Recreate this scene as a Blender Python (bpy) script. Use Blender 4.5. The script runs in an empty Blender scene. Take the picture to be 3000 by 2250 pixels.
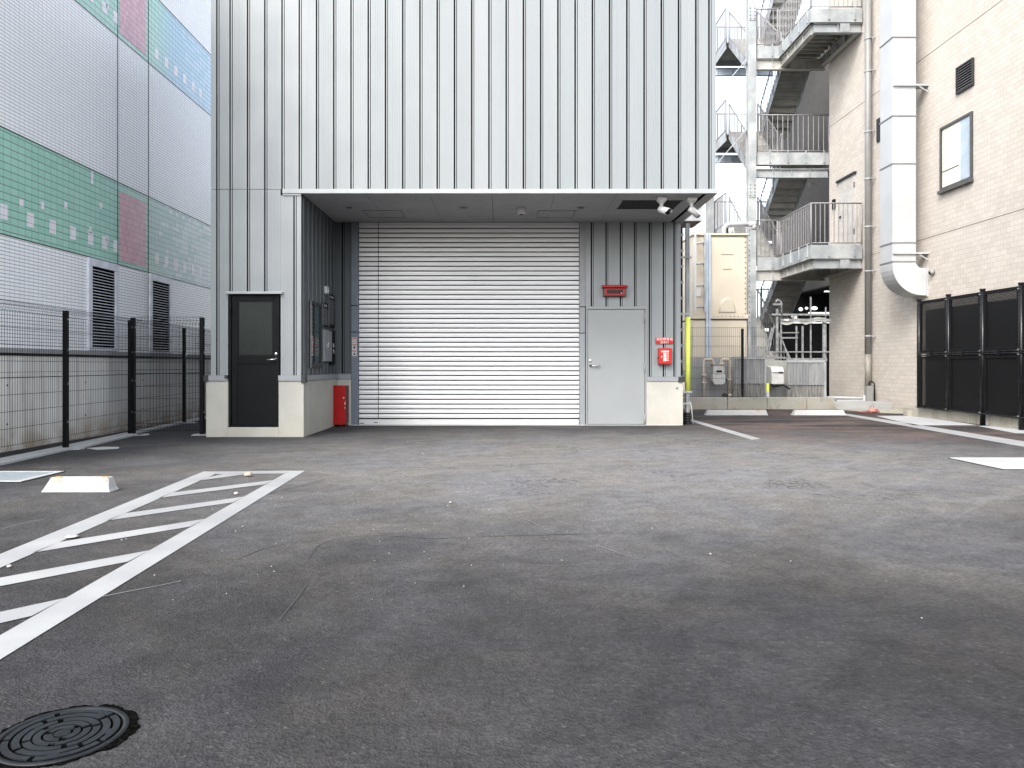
import bpy, math, random
from mathutils import Vector, Matrix
R = math.radians
random.seed(7)
S = bpy.context.scene
COL = S.collection
F, CU, CV, CH = 2200.0, 1480.0, 1072.0, 1.1      # survey of the photograph: focal length, vanishing point, eye height


def PX(u, Y): return (u - CU) * Y / F             # sideways metres of a sight line at depth Y
def PZ(v, Y): return CH - (v - CV) * Y / F        # height at depth Y


# ------------------------------------------------------------------ mesh helper
WL = {}


class MB:
    def __init__(s): s.v = []; s.f = []; s.sm = []

    def quad(s, pts, smooth=False):
        n = len(s.v); s.v += [tuple(p) for p in pts]; s.f.append(tuple(range(n, n + len(pts)))); s.sm.append(smooth)

    def box(s, x0, x1, y0, y1, z0, z1):
        n = len(s.v)
        s.v += [(x0, y0, z0), (x1, y0, z0), (x1, y1, z0), (x0, y1, z0), (x0, y0, z1), (x1, y0, z1), (x1, y1, z1), (x0, y1, z1)]
        for q in ((0, 3, 2, 1), (4, 5, 6, 7), (0, 1, 5, 4), (1, 2, 6, 5), (2, 3, 7, 6), (3, 0, 4, 7)):
            s.f.append(tuple(n + i for i in q)); s.sm.append(False)
        return s

    def bar(s, p, q, w, h, up=(0, 0, 1)):          # rectangular bar from p to q
        p, q = Vector(p), Vector(q); d = (q - p).normalized(); up = Vector(up)
        if abs(d.dot(up)) > .99: up = Vector((0, 1, 0))
        a = d.cross(up).normalized(); b = a.cross(d).normalized()
        n = len(s.v)
        for c in (p, q):
            for i, j in ((-1, -1), (1, -1), (1, 1), (-1, 1)): s.v.append(tuple(c + a * (i * w / 2) + b * (j * h / 2)))
        for k in ((0, 1, 2, 3), (7, 6, 5, 4), (0, 4, 5, 1), (1, 5, 6, 2), (2, 6, 7, 3), (3, 7, 4, 0)):
            s.f.append(tuple(n + i for i in k)); s.sm.append(False)
        return s

    def tube(s, pts, r, n=10, cap=True, rr=None):
        pts = [Vector(p) for p in pts]; base = len(s.v); m = len(pts); pa = None
        for i, p in enumerate(pts):
            d = (pts[min(i + 1, m - 1)] - pts[max(i - 1, 0)]).normalized()
            if pa is None:
                up = Vector((0, 0, 1)) if abs(d.z) < .95 else Vector((0, 1, 0)); a = d.cross(up).normalized()
            else:
                a = (pa - d * pa.dot(d)).normalized()
            pa = a; b = a.cross(d).normalized(); q = rr[i] if rr else r
            for k in range(n):
                t = 2 * math.pi * k / n; s.v.append(tuple(p + (a * math.cos(t) + b * math.sin(t)) * q))
        for i in range(m - 1):
            for k in range(n):
                k2 = (k + 1) % n
                s.f.append((base + i * n + k, base + i * n + k2, base + (i + 1) * n + k2, base + (i + 1) * n + k)); s.sm.append(n > 5)
        if cap:
            s.f.append(tuple(base + k for k in reversed(range(n)))); s.sm.append(False)
            s.f.append(tuple(base + (m - 1) * n + k for k in range(n))); s.sm.append(False)
        return s

    def wire(s, p, q, r):                          # cheap three-sided wire
        return s.tube([p, q], r, n=3, cap=False)

    def lathe(s, prof, c, axis='Z', n=20):         # prof: (radius, height) along the axis
        base = len(s.v)
        for r, h in prof:
            for k in range(n):
                t = 2 * math.pi * k / n; a, b = r * math.cos(t), r * math.sin(t)
                p = {'Z': (a, b, h), 'Y': (a, h, b), 'X': (h, a, b)}[axis]
                s.v.append((c[0] + p[0], c[1] + p[1], c[2] + p[2]))
        for i in range(len(prof) - 1):
            for k in range(n):
                k2 = (k + 1) % n
                s.f.append((base + i * n + k, base + i * n + k2, base + (i + 1) * n + k2, base + (i + 1) * n + k)); s.sm.append(True)
        return s

    def prism(s, poly, axis, a0, a1):              # extrude a 2D outline along an axis
        def P(p, a): return {'X': (a, p[0], p[1]), 'Y': (p[0], a, p[1]), 'Z': (p[0], p[1], a)}[axis]
        n = len(s.v); m = len(poly)
        s.v += [P(p, a0) for p in poly] + [P(p, a1) for p in poly]
        s.f.append(tuple(range(n, n + m))); s.sm.append(False)
        s.f.append(tuple(range(n + 2 * m - 1, n + m - 1, -1))); s.sm.append(False)
        for i in range(m):
            j = (i + 1) % m; s.f.append((n + i, n + m + i, n + m + j, n + j)); s.sm.append(False)
        return s

    def strip(s, pts, P0, P1):                     # open profile swept between two mappings
        n = len(s.v); m = len(pts)
        s.v += [P0(p) for p in pts] + [P1(p) for p in pts]
        for i in range(m - 1): s.f.append((n + i, n + i + 1, n + m + i + 1, n + m + i)); s.sm.append(False)
        return s

    def build(s, name, mat, parent=None, bevel=0, rot=None):
        xs = [v[0] for v in s.v]; ys = [v[1] for v in s.v]; zs = [v[2] for v in s.v]
        c = Vector(((min(xs) + max(xs)) / 2, (min(ys) + max(ys)) / 2, min(zs)))
        me = bpy.data.meshes.new(name)
        me.from_pydata([(v[0] - c.x, v[1] - c.y, v[2] - c.z) for v in s.v], [], s.f)
        me.polygons.foreach_set('use_smooth', s.sm)
        me.materials.append(mat)
        import bmesh
        bm = bmesh.new(); bm.from_mesh(me); bmesh.ops.recalc_face_normals(bm, faces=bm.faces[:]); bm.to_mesh(me); bm.free()
        me.update()
        o = bpy.data.objects.new(name, me); COL.objects.link(o)
        WL[o.name] = c
        if parent is not None:
            o.parent = parent; o.location = c - WL[parent.name]
        else:
            o.location = c
        if bevel:
            m = o.modifiers.new('edge', 'BEVEL'); m.width = bevel; m.segments = 2; m.limit_method = 'ANGLE'
        return o


def thing(name, label, cat, loc, group=None):
    o = bpy.data.objects.new(name, None); COL.objects.link(o); o.location = loc; o.empty_display_size = .2
    WL[o.name] = Vector(loc); return tag(o, label, cat, group)


def tag(o, label, cat, group=None):
    o['label'] = label; o['category'] = cat
    if group: o['group'] = group
    return o


def struct(o, label=None):
    o['kind'] = 'structure'
    if label: o['label'] = label
    return o


def text_mesh(name, body, size, loc, mat, parent, rot=(90, 0, 0), xs=1.0, center=True):
    cu = bpy.data.curves.new(name, 'FONT'); cu.body = body; cu.size = size
    if center: cu.align_x = 'CENTER'; cu.align_y = 'CENTER'
    cu.extrude = .0012
    t = bpy.data.objects.new(name, cu); COL.objects.link(t)
    dg = bpy.context.evaluated_depsgraph_get(); me = bpy.data.meshes.new_from_object(t.evaluated_get(dg))
    bpy.data.objects.remove(t); me.materials.clear(); me.materials.append(mat)
    o = bpy.data.objects.new(name, me); COL.objects.link(o); WL[o.name] = Vector(loc)
    o.parent = parent; o.location = Vector(loc) - WL[parent.name]; o.rotation_euler = [R(a) for a in rot]; o.scale = (xs, 1, 1)
    return o


# ------------------------------------------------------------------ materials
class NT:
    def __init__(s, name):
        s.m = bpy.data.materials.new(name); s.m.use_nodes = True; s.t = s.m.node_tree; s.b = s.t.nodes['Principled BSDF']
        s.pos = s.n('ShaderNodeNewGeometry').outputs['Position']

    def n(s, typ, **kw):
        x = s.t.nodes.new(typ)
        for k, v in kw.items(): setattr(x, k, v)
        return x

    def put(s, sock, val):
        if hasattr(val, 'is_linked'): s.t.links.new(val, sock)
        elif isinstance(val, (tuple, list)) and len(val) == 3 and sock.type == 'RGBA': sock.default_value = (*val, 1)
        else: sock.default_value = val

    def scale(s, vec, sc):
        x = s.n('ShaderNodeVectorMath', operation='MULTIPLY'); s.put(x.inputs[0], vec); x.inputs[1].default_value = sc; return x.outputs[0]

    def rotz(s, vec, deg):
        x = s.n('ShaderNodeVectorRotate', rotation_type='Z_AXIS'); s.put(x.inputs['Vector'], vec); x.inputs['Angle'].default_value = R(deg); return x.outputs[0]

    def noise(s, sc, det=3, vec=None, rough=.55, dist=0):
        x = s.n('ShaderNodeTexNoise'); s.put(x.inputs['Vector'], vec if vec is not None else s.pos)
        x.inputs['Scale'].default_value = sc; x.inputs['Detail'].default_value = det; x.inputs['Roughness'].default_value = rough
        x.inputs['Distortion'].default_value = dist; return x.outputs['Fac']

    def ramp(s, f, a, b, va=0.0, vb=1.0):
        x = s.n('ShaderNodeMapRange', interpolation_type='SMOOTHSTEP'); s.put(x.inputs['Value'], f)
        x.inputs['From Min'].default_value = a; x.inputs['From Max'].default_value = b
        x.inputs['To Min'].default_value = va; x.inputs['To Max'].default_value = vb; return x.outputs['Result']

    def mix(s, f, a, b, mode='MIX'):
        x = s.n('ShaderNodeMix', data_type='RGBA', blend_type=mode)
        s.put(x.inputs[0], f); s.put(x.inputs[6], a); s.put(x.inputs[7], b); return x.outputs[2]

    def math(s, op, a, b=0.0, clamp=False):
        x = s.n('ShaderNodeMath', operation=op, use_clamp=clamp); s.put(x.inputs[0], a); s.put(x.inputs[1], b); return x.outputs[0]

    def sep(s, v):
        x = s.n('ShaderNodeSeparateXYZ'); s.put(x.inputs[0], v); return x.outputs

    def comb(s, a, b, c=0.0):
        x = s.n('ShaderNodeCombineXYZ'); s.put(x.inputs[0], a); s.put(x.inputs[1], b); s.put(x.inputs[2], c); return x.outputs[0]

    def out(s, col=None, rough=None, metal=None, bump=None, bs=.2, bd=.01, spec=None):
        if col is not None: s.put(s.b.inputs['Base Color'], col)
        if rough is not None: s.put(s.b.inputs['Roughness'], rough)
        if metal is not None: s.put(s.b.inputs['Metallic'], metal)
        if spec is not None: s.put(s.b.inputs['Specular IOR Level'], spec)
        if bump is not None:
            x = s.n('ShaderNodeBump'); s.put(x.inputs['Height'], bump); x.inputs['Strength'].default_value = bs; x.inputs['Distance'].default_value = bd
            s.t.links.new(x.outputs[0], s.b.inputs['Normal'])
        return s.m


def simple(name, col, rough=.5, metal=0.0, var=.12, sc=6, bump=0, spec=None, stretch=None):
    m = NT(name); v = m.scale(m.pos, stretch) if stretch else m.pos
    f = m.noise(sc, 4, v)
    c = m.mix(m.ramp(f, .3, .7), tuple(x * (1 - var) for x in col), tuple(min(1, x * (1 + var)) for x in col))
    r = m.ramp(m.noise(sc * 3, 2, v), .3, .7, max(0, rough - .07), min(1, rough + .07))
    return m.out(c, r, metal, m.noise(60, 3) if bump else None, bump, .01, spec)


M = {}
fx0 = (725.9 - CU) / (F / 11.63) - .013 + 11.63
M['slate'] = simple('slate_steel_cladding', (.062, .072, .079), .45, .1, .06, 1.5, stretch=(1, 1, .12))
M['trim'] = simple('pale_steel_trim', (0.2805, 0.2932, 0.2965), .45, .1, .04)
M['flash'] = simple('grey_flashing', (0.2, 0.212, 0.224), .45, .1, .06)
M['rail'] = simple('slate_guide_rail', (0.105, 0.1237, 0.15), .45, .15, .06)
M['core'] = simple('dark_joint_backing', (.06, .06, .065), .8)
M['seam'] = simple('black_joint', (.004, .004, .0045), .9, 0, .1, 6, 0, 0.0)
M['soffit'] = simple('grey_soffit_board', (0.3091, 0.3156, 0.322), .6, 0, .05, 2)
M['grille'] = simple('dark_vent_grille', (0.0135, 0.014, 0.0153), .6)
M['black'] = simple('black_powder_coat', (.004, .0042, .005), .5, 0, .2, 8, 0, .15)
M['blackrail'] = simple('black_gloss_rail', (.005, .0052, .006), .32, 0, .2, 8, 0, .3)
M['doorblack'] = simple('black_door_paint', (.0028, .0036, .0045), .5, 0, .15, 3, 0, .12)
M['doorgrey'] = simple('grey_door_paint', (0.2175, 0.2288, 0.2325), .38, 0, .03, 2)
M['chrome'] = simple('satin_steel', (0.576, 0.576, 0.576), .25, .95, .06, 20)
M['red'] = simple('red_enamel', (.30, .004, .005), .38, 0, .08, 4, 0, .25)
M['redbright'] = simple('bright_red_enamel', (.40, .016, .013), .4, 0, .06, 4, 0, .25)
M['reddark'] = simple('dark_red_enamel', (0.096, 0.0036, 0.0048), .4)
M['lampglass'] = simple('dark_lamp_cover', (.006, .0015, .003), .6, 0, .3, 30)
M['white'] = simple('white_plastic', (0.4493, 0.4493, 0.4435), .4, 0, .03)
M['whitetext'] = simple('white_lettering', (0.6375, 0.63, 0.615), .6, 0, .02)
M['greytext'] = simple('grey_lettering', (.30, .30, .31), .6, 0, .1)
M['pinkred'] = simple('red_lettering', (0.42, 0.091, 0.098), .6, 0, .1)
M['ink'] = simple('black_ink', (.05, .04, .04), .6)
M['yellow'] = simple('fluorescent_yellow_sleeve', (.60, .66, .11), .55, 0, .05)
M['yellowlens'] = simple('yellow_reflector', (.46, .22, .001), .3, 0, .15, 30)
M['orange'] = simple('worn_orange_reflector', (0.372, 0.24, 0.12), .5, 0, .2, 30)
M['rubber'] = simple('black_corrugated_rubber', (0.01, 0.01, 0.0108), .5)
M['cream'] = simple('cream_fibreglass', (.50, .445, .355), .42, 0, .05, 1.5)
M['beigepipe'] = simple('beige_painted_pipe', (0.465, 0.4125, 0.3375), .5, 0, .12, 8)
M['greypipe'] = simple('grey_plastic_pipe', (.40, .41, .43), .45, 0, .06)
M['bluegrey'] = simple('bluish_steel_strut', (0.396, 0.4576, 0.528), .45, .3, .1, 4)
M['meter'] = simple('pale_meter_casing', (0.5011, 0.5011, 0.4784), .5, 0, .08, 10)
M['lens'] = simple('black_camera_lens', (.01, .01, .012), .15)
M['stonewhite'] = simple('pale_pebble', (0.3472, 0.3248, 0.3024), .8, 0, .2, 30, .3)
M['stonepink'] = simple('pinkish_stone', (0.36, 0.264, 0.216), .85, 0, .2, 25, .4)
M['downpipe'] = simple('grey_downpipe', (0.198, 0.195, 0.186), .4, 0, .06, 4)
M['cast'] = None
M['glassdark'] = simple('wired_dark_glass', (.02, .03, .03), .12, 0, .2, 2)
M['teal'] = simple('dark_teal_glass', (.012, .035, .035), .1)
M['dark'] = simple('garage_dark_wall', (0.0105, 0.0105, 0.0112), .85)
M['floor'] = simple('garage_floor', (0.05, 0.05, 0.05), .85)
M['curtain'] = simple('blue_grey_curtain', (.42, .50, .58), .8, 0, .1, 3)
M['skysheen'] = simple('window_sky_sheen', (0.8208, 0.8436, 0.7068), .7, 0, .06, 1)
M['farwall'] = simple('far_pale_wall', (0.396, 0.407, 0.418), .8, 0, .04, .5)
M['farglass'] = simple('far_window_glass', (.35, .42, .46), .3)
M['corr'] = simple('weathered_corrugated_sheet', (0.2538, 0.2592, 0.2646), .5, .25, .16, 3, stretch=(3, 3, .5))
M['rusty'] = simple('stained_lower_sheet', (0.1836, 0.1782, 0.1674), .65, .1, .35, 4, stretch=(5, 5, .5))

m = NT('painted_steel_cladding'); P = m.sep(m.pos)
sid = m.math('FLOOR', m.math('DIVIDE', m.math('ADD', m.math('SUBTRACT', P[0], fx0), P[1]), .267))
wn = m.n('ShaderNodeTexWhiteNoise', noise_dimensions='1D'); m.put(wn.inputs['W'], sid)
c = m.mix(wn.outputs['Value'], (.204, .224, .230), (.234, .247, .254))
c = m.mix(m.ramp(m.noise(1.2, 5, m.scale(m.pos, (1, 1, .10))), .35, .7), c, m.mix(.5, c, (.165, .185, .191)))
st = m.ramp(m.noise(7, 4, m.scale(m.pos, (3, 3, .06))), .62, .8); c = m.mix(m.math('MULTIPLY', st, .25), c, (.15, .162, .165))
M['panel'] = m.out(c, m.ramp(m.noise(2, 3), .3, .7, .36, .5), .12, m.noise(.9, 2, m.scale(m.pos, (1, 1, .5))), .12, .02)
m = NT('galvanised_steel')
vo = m.n('ShaderNodeTexVoronoi'); m.put(vo.inputs['Vector'], m.pos); vo.inputs['Scale'].default_value = 45
f = m.noise(2.2, 5)
c = m.mix(m.ramp(f, .3, .72), (.225, .242, .25), (.36, .376, .376)); c = m.mix(.12, c, vo.outputs['Color'], 'SOFT_LIGHT')
M['galv'] = m.out(c, m.ramp(m.noise(5, 3), .3, .7, .45, .65), .15)

m = NT('galvanised_dark_underside'); f = m.noise(3, 4)
M['tread'] = m.out(m.mix(m.ramp(f, .3, .7), (.34, .335, .31), (.46, .455, .425)), .5, .3)

m = NT('aluminium_slat'); v = m.scale(m.pos, (.35, 1, 6)); f = m.noise(3, 4, v)
c = m.mix(m.ramp(f, .3, .7), (.49, .492, .495), (.525, .528, .535))
M['slat'] = m.out(c, m.ramp(m.noise(4, 3, v), .3, .7, .36, .44), .25)

m = NT('duct_sheet_steel'); f = m.noise(1.2, 3)
M['duct'] = m.out(m.mix(m.ramp(f, .3, .7), (.36, .37, .378), (.41, .418, .42)), .45, .1)


def concrete(name, base, stain, amt=.5, streak=(1.2, 1.2, .25), brown=0.0, grain=.35):
    m = NT(name); f1 = m.noise(1.3, 5); f2 = m.noise(4, 4, m.scale(m.pos, streak)); f3 = m.noise(45, 3)
    c = m.mix(m.ramp(f1, .35, .7), base, tuple(x * .86 for x in base))
    c = m.mix(m.math('MULTIPLY', m.ramp(f2, .5, .75), amt), c, stain)
    if brown:
        z = m.sep(m.pos)[2]
        k = m.math('MULTIPLY', m.ramp(z, .45, 0, 0, 1), m.ramp(m.noise(2.5, 4), .35, .6, .2, 1))
        c = m.mix(m.math('MULTIPLY', k, brown), c, (.30, .22, .13))
    c = m.mix(grain, c, m.mix(m.ramp(f3, .35, .65), (.4, .4, .4), (.6, .6, .6)), 'OVERLAY')
    return m.out(c, .85, 0, f3, .25, .004)


M['conc'] = concrete('smooth_footing_concrete', (.365, .357, .318), (.29, .282, .25), .5, (1.2, 1.2, .4), .12, .12)
M['oldconc'] = concrete('streaked_retaining_concrete', (.74, .725, .685), (.42, .41, .385), .85, (2.2, 2.2, .12), .75)
M['curb'] = concrete('mossy_kerb_concrete', (.30, .30, .265), (.15, .165, .12), .8, (1, 1, .6), .3)
M['pad'] = concrete('pale_fresh_concrete', (.34, .345, .345), (.26, .262, .26), .4, (1, 1, 1))
M['ledge'] = concrete('pale_coping_concrete', (.30, .303, .30), (.20, .20, .20), .5)

# ground ------------------------------------------------------------
m = NT('worn_asphalt')
X, Y, Z = m.sep(m.pos)[0:3]
big = m.noise(.6, 9, m.pos, .72, .5)
mid = m.noise(1.6, 6, m.pos, .65, .3)
smear = m.noise(2.3, 8, m.scale(m.rotz(m.pos, -28), (.6, 1.6, 1)), .72, .9)
smear2 = m.noise(1.5, 5, m.scale(m.rotz(m.pos, -48), (.3, 2.6, 1)), .6, .3)
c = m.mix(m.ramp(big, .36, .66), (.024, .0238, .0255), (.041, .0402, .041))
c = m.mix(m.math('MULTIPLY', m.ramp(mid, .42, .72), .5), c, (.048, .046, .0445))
# dust on the worn turning area; its fade also paints the foreground darkening in
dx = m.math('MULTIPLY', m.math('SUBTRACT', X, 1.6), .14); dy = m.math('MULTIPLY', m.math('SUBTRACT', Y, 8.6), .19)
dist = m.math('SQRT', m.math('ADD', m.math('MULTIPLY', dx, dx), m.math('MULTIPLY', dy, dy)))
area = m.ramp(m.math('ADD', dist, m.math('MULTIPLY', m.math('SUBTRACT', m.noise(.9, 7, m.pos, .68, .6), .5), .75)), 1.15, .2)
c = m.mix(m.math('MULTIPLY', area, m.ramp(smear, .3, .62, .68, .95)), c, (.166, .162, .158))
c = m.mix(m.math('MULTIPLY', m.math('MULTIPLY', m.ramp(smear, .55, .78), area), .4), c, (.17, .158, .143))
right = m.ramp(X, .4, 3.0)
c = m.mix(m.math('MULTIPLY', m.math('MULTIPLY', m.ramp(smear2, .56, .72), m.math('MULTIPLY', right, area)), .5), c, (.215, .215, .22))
pa = m.ramp(m.noise(1.15, 7, m.pos, .66, .7), .54, .62); gv = m.ramp(m.noise(20, 5, m.scale(m.pos, (1, .55, 1)), .8), .47, .58)
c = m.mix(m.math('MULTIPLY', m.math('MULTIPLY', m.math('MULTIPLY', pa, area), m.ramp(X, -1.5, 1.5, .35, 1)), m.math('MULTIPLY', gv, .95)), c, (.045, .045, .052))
# rusty clay stain in the empty bay
st = m.math('MULTIPLY', m.math('MULTIPLY', m.ramp(X, 2.2, 4.6), m.ramp(Y, 9.6, 12.0)), m.ramp(m.noise(.9, 5, m.scale(m.pos, (.6, 1.6, 1))), .38, .66))
c = m.mix(m.math('MULTIPLY', st, .75), c, (.125, .092, .078))
tint = m.noise(.8, 4, m.pos, .6, .8)
c = m.mix(m.ramp(tint, .35, .65), m.mix(1.0, c, (.97, .98, 1.03), 'MULTIPLY'), m.mix(1.0, c, (1.03, 1.0, .955), 'MULTIPLY'))
m2 = m.noise(5.5, 7, m.pos, .78, .4); c = m.mix(.55, c, m.mix(m.ramp(m2, .33, .67), (.36, .36, .36), (.64, .64, .64)), 'OVERLAY')
# aggregate
vo = m.n('ShaderNodeTexVoronoi'); m.put(vo.inputs['Vector'], m.pos); vo.inputs['Scale'].default_value = 95
agg = m.noise(150, 4, m.pos, .7)
fine = m.noise(38, 4, m.pos, .75)
vs = m.sep(vo.outputs['Color'])[0]
c = m.mix(.28, c, m.mix(m.ramp(vs, .1, .95), (.28, .28, .28), (.72, .72, .72)), 'OVERLAY')
c = m.mix(.42, c, m.mix(m.ramp(fine, .34, .68), (.25, .25, .25), (.75, .75, .75)), 'OVERLAY')
c = m.mix(m.math('MULTIPLY', m.ramp(vs, .975, .995), .22), c, (.13, .125, .115))
pit = m.ramp(m.noise(17, 5, m.pos, .75), .63, .70)
c = m.mix(m.math('MULTIPLY', pit, .6), c, (.03, .03, .032))
h = m.math('ADD', m.math('MULTIPLY', vo.outputs['Distance'], .5), m.math('ADD', m.math('MULTIPLY', fine, .8), m.math('MULTIPLY', m.noise(9, 5, m.pos, .7), 1.5)))
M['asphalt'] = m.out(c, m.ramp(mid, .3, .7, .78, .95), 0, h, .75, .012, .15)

m = NT('white_road_paint')
w = m.ramp(m.noise(22, 6, m.pos, .8), .33, .40); w2 = m.ramp(m.noise(1.7, 4), .3, .7)
c = m.mix(w2, (.235, .239, .243), (.29, .294, .294)); c = m.mix(w, (.22, .215, .21), c)
M['paint'] = m.out(c, .6, 0, m.noise(80, 4, m.pos, .7), .35, .006)

m = NT('faded_chalk'); M['chalk'] = m.out((.15, .147, .142), .9)
m = NT('asphalt_scuff'); M['scuff'] = m.out((.135, .133, .131), .9)
M['crack'] = simple('asphalt_crack', (.028, .028, .03), .9, 0, .2, 20)

m = NT('broken_asphalt_collar'); f = m.noise(30, 5, m.pos, .8)
M['collar'] = m.out(m.mix(m.ramp(f, .35, .75), (.002, .002, .002), (.012, .0115, .0105)), 1.0, 0, f, 1.0, .03, 0.0)
m = NT('cast_iron'); f = m.noise(12, 5, m.pos, .7)
M['cast'] = m.out(m.mix(m.ramp(f, .3, .7), (.006, .0075, .0095), (.015, .0175, .021)), m.ramp(m.noise(9, 3), .3, .7, .42, .6), .1, m.noise(120, 3), .2, .003, .25)


# tiles --------------------------------------------------------------
def tile_vec(m, w, h):                            # integer tile id on the yz wall plane
    P = m.sep(m.pos)
    return m.math('FLOOR', m.math('DIVIDE', P[1], w)), m.math('FLOOR', m.math('DIVIDE', P[2], h)), P


def tilewall(name, ca, cb, mortar, w, h, ms=.004, off=0.0, rough=.3, pale=None, spec=.5):
    m = NT(name); iy, iz, P = tile_vec(m, w, h)
    br = m.n('ShaderNodeTexBrick', offset=off, squash=1.0)
    m.put(br.inputs['Vector'], m.comb(P[1], P[2])); br.inputs['Scale'].default_value = 1
    br.inputs['Brick Width'].default_value = w; br.inputs['Row Height'].default_value = h
    br.inputs['Mortar Size'].default_value = ms; br.inputs['Mortar Smooth'].default_value = .15
    br.inputs['Color1'].default_value = (0, 0, 0, 1); br.inputs['Color2'].default_value = (1, 1, 1, 1); br.inputs['Mortar'].default_value = (.5, .5, .5, 1)
    rnd = br.outputs['Color']
    c = m.mix(rnd, ca, cb)
    c = m.mix(m.math('MULTIPLY', m.ramp(m.noise(.5, 3), .3, .7), .25), c, tuple(x * .9 for x in ca))
    if pale:
        wn = m.n('ShaderNodeTexWhiteNoise', noise_dimensions='2D'); m.put(wn.inputs['Vector'], m.comb(iy, iz))
        pr = m.ramp(P[1], pale[1], pale[2], -.05, .95)
        c = m.mix(m.math('MULTIPLY', m.math('LESS_THAN', wn.outputs['Value'], pr), pale[3]), c, pale[0])
        c = m.mix(m.math('MULTIPLY', m.ramp(P[1], pale[1] - .3, pale[1] + .7), pale[5]), c, pale[4])
    hz = m.math('GREATER_THAN', m.math('ABSOLUTE', m.math('SUBTRACT', m.math('FRACT', m.math('DIVIDE', P[2], h)), .5)), .5 - .62 * ms / h)
    fac = m.math('MAXIMUM', m.math('MULTIPLY', br.outputs['Fac'], .42), hz)
    c = m.mix(fac, c, mortar)
    inv = m.math('SUBTRACT', 1.0, fac)
    return m.out(c, rough, 0, inv, .35, .004, spec)


M['silver'] = tilewall('silver_mosaic', (.86, .87, .89), (.92, .925, .93), (.115, .125, .145), .098, .0475, .0046)
M['green'] = tilewall('green_mosaic', (.31, .57, .465), (.38, .64, .535), (.05, .10, .09), .143, .0975, .0060, 0, .25,
                      ((.82, .87, .88), 13.2, 16.6, .85, (.32, .47, .48), .5))
M['bluegreen'] = tilewall('blue_green_mosaic', (.31, .57, .465), (.38, .64, .535), (.05, .10, .09), .143, .0975, .0060, 0, .25,
                          ((.86, .90, .92), 13.9, 16.8, .9, (.30, .50, .68), .85))
M['rose'] = tilewall('rose_mosaic', (.54, .27, .325), (.68, .38, .435), (.15, .07, .08), .072, .0975, .004, 0, .3)
M['palet'] = tilewall('pale_square_mosaic', (.74, .72, .75), (.84, .81, .83), (.22, .2, .22), .072, .0975, .004)
M['brick'] = None
m = NT('beige_brick_tile')
P = m.sep(m.pos)


def bricktex(off, w, h, ms):
    br = m.n('ShaderNodeTexBrick', offset=off, squash=1.0)
    m.put(br.inputs['Vector'], m.comb(m.math('ADD', P[1], P[0]), P[2])); br.inputs['Scale'].default_value = 1
    br.inputs['Brick Width'].default_value = w; br.inputs['Row Height'].default_value = h
    br.inputs['Mortar Size'].default_value = ms; br.inputs['Mortar Smooth'].default_value = .3
    br.inputs['Color1'].default_value = (0, 0, 0, 1); br.inputs['Color2'].default_value = (1, 1, 1, 1); br.inputs['Mortar'].default_value = (.5, .5, .5, 1)
    return br


br = bricktex(.5, .205, .108, .0032)
c = m.mix(br.outputs['Color'], (.41, .372, .325), (.475, .44, .392))
c = m.mix(m.math('MULTIPLY', m.ramp(m.noise(14, 4, m.scale(m.pos, (1, 1, .6))), .4, .7), .35), c, (.385, .342, .295))
c = m.mix(m.math('MULTIPLY', m.ramp(m.noise(.6, 4), .35, .7), .3), c, (.50, .465, .42))
c = m.mix(m.math('MULTIPLY', br.outputs['Fac'], .75), c, (.22, .185, .15))
M['brick'] = m.out(c, .8, 0, m.math('ADD', m.math('MULTIPLY', br.outputs['Fac'], -1.0), m.math('MULTIPLY', m.noise(30, 4), .8)), .35, .006)

m = NT('shaded_brick_tile')  # beige tile toned down: shade of the stair bay put into its colour
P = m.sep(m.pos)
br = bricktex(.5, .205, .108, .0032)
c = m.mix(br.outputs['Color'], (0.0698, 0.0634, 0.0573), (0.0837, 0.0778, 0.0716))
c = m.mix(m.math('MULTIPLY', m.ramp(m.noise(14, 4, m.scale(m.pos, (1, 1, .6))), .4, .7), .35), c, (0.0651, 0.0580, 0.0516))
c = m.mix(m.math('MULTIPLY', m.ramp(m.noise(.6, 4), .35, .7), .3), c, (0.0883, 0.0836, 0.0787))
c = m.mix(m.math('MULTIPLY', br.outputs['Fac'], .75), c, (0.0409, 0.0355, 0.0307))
M['brickshade'] = m.out(c, .8, 0, m.math('ADD', m.math('MULTIPLY', br.outputs['Fac'], -1.0), m.math('MULTIPLY', m.noise(30, 4), .8)), .35, .006)

# perforated black sheet: real holes
m = NT('perforated_black_sheet'); P = m.sep(m.pos)
a = m.math('ADD', P[1], P[2]); b = m.math('SUBTRACT', P[1], P[2])


def cell(x, p): return m.math('ABSOLUTE', m.math('SUBTRACT', m.math('FRACT', m.math('DIVIDE', x, p)), .5))


ca, cb = cell(a, .044), cell(b, .044)
d = m.math('SQRT', m.math('ADD', m.math('MULTIPLY', ca, ca), m.math('MULTIPLY', cb, cb)))
hole = m.math('LESS_THAN', d, .17)
tr = m.n('ShaderNodeBsdfTransparent'); mx = m.n('ShaderNodeMixShader')
m.out((.0045, .0046, .005), .5, spec=.15); m.put(mx.inputs[0], hole)
m.t.links.new(m.b.outputs[0], mx.inputs[1]); m.t.links.new(tr.outputs[0], mx.inputs[2])
m.t.links.new(mx.outputs[0], m.t.nodes['Material Output'].inputs['Surface'])
M['perf'] = m.m

m = NT('clear_window_glass'); m.out((.02, .025, .025), .03, spec=.5)
tr = m.n('ShaderNodeBsdfTransparent'); mx = m.n('ShaderNodeMixShader'); mx.inputs[0].default_value = .92
m.t.links.new(m.b.outputs[0], mx.inputs[1]); m.t.links.new(tr.outputs[0], mx.inputs[2]); m.t.links.new(mx.outputs[0], m.t.nodes['Material Output'].inputs['Surface'])
M['glass'] = m.m


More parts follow.
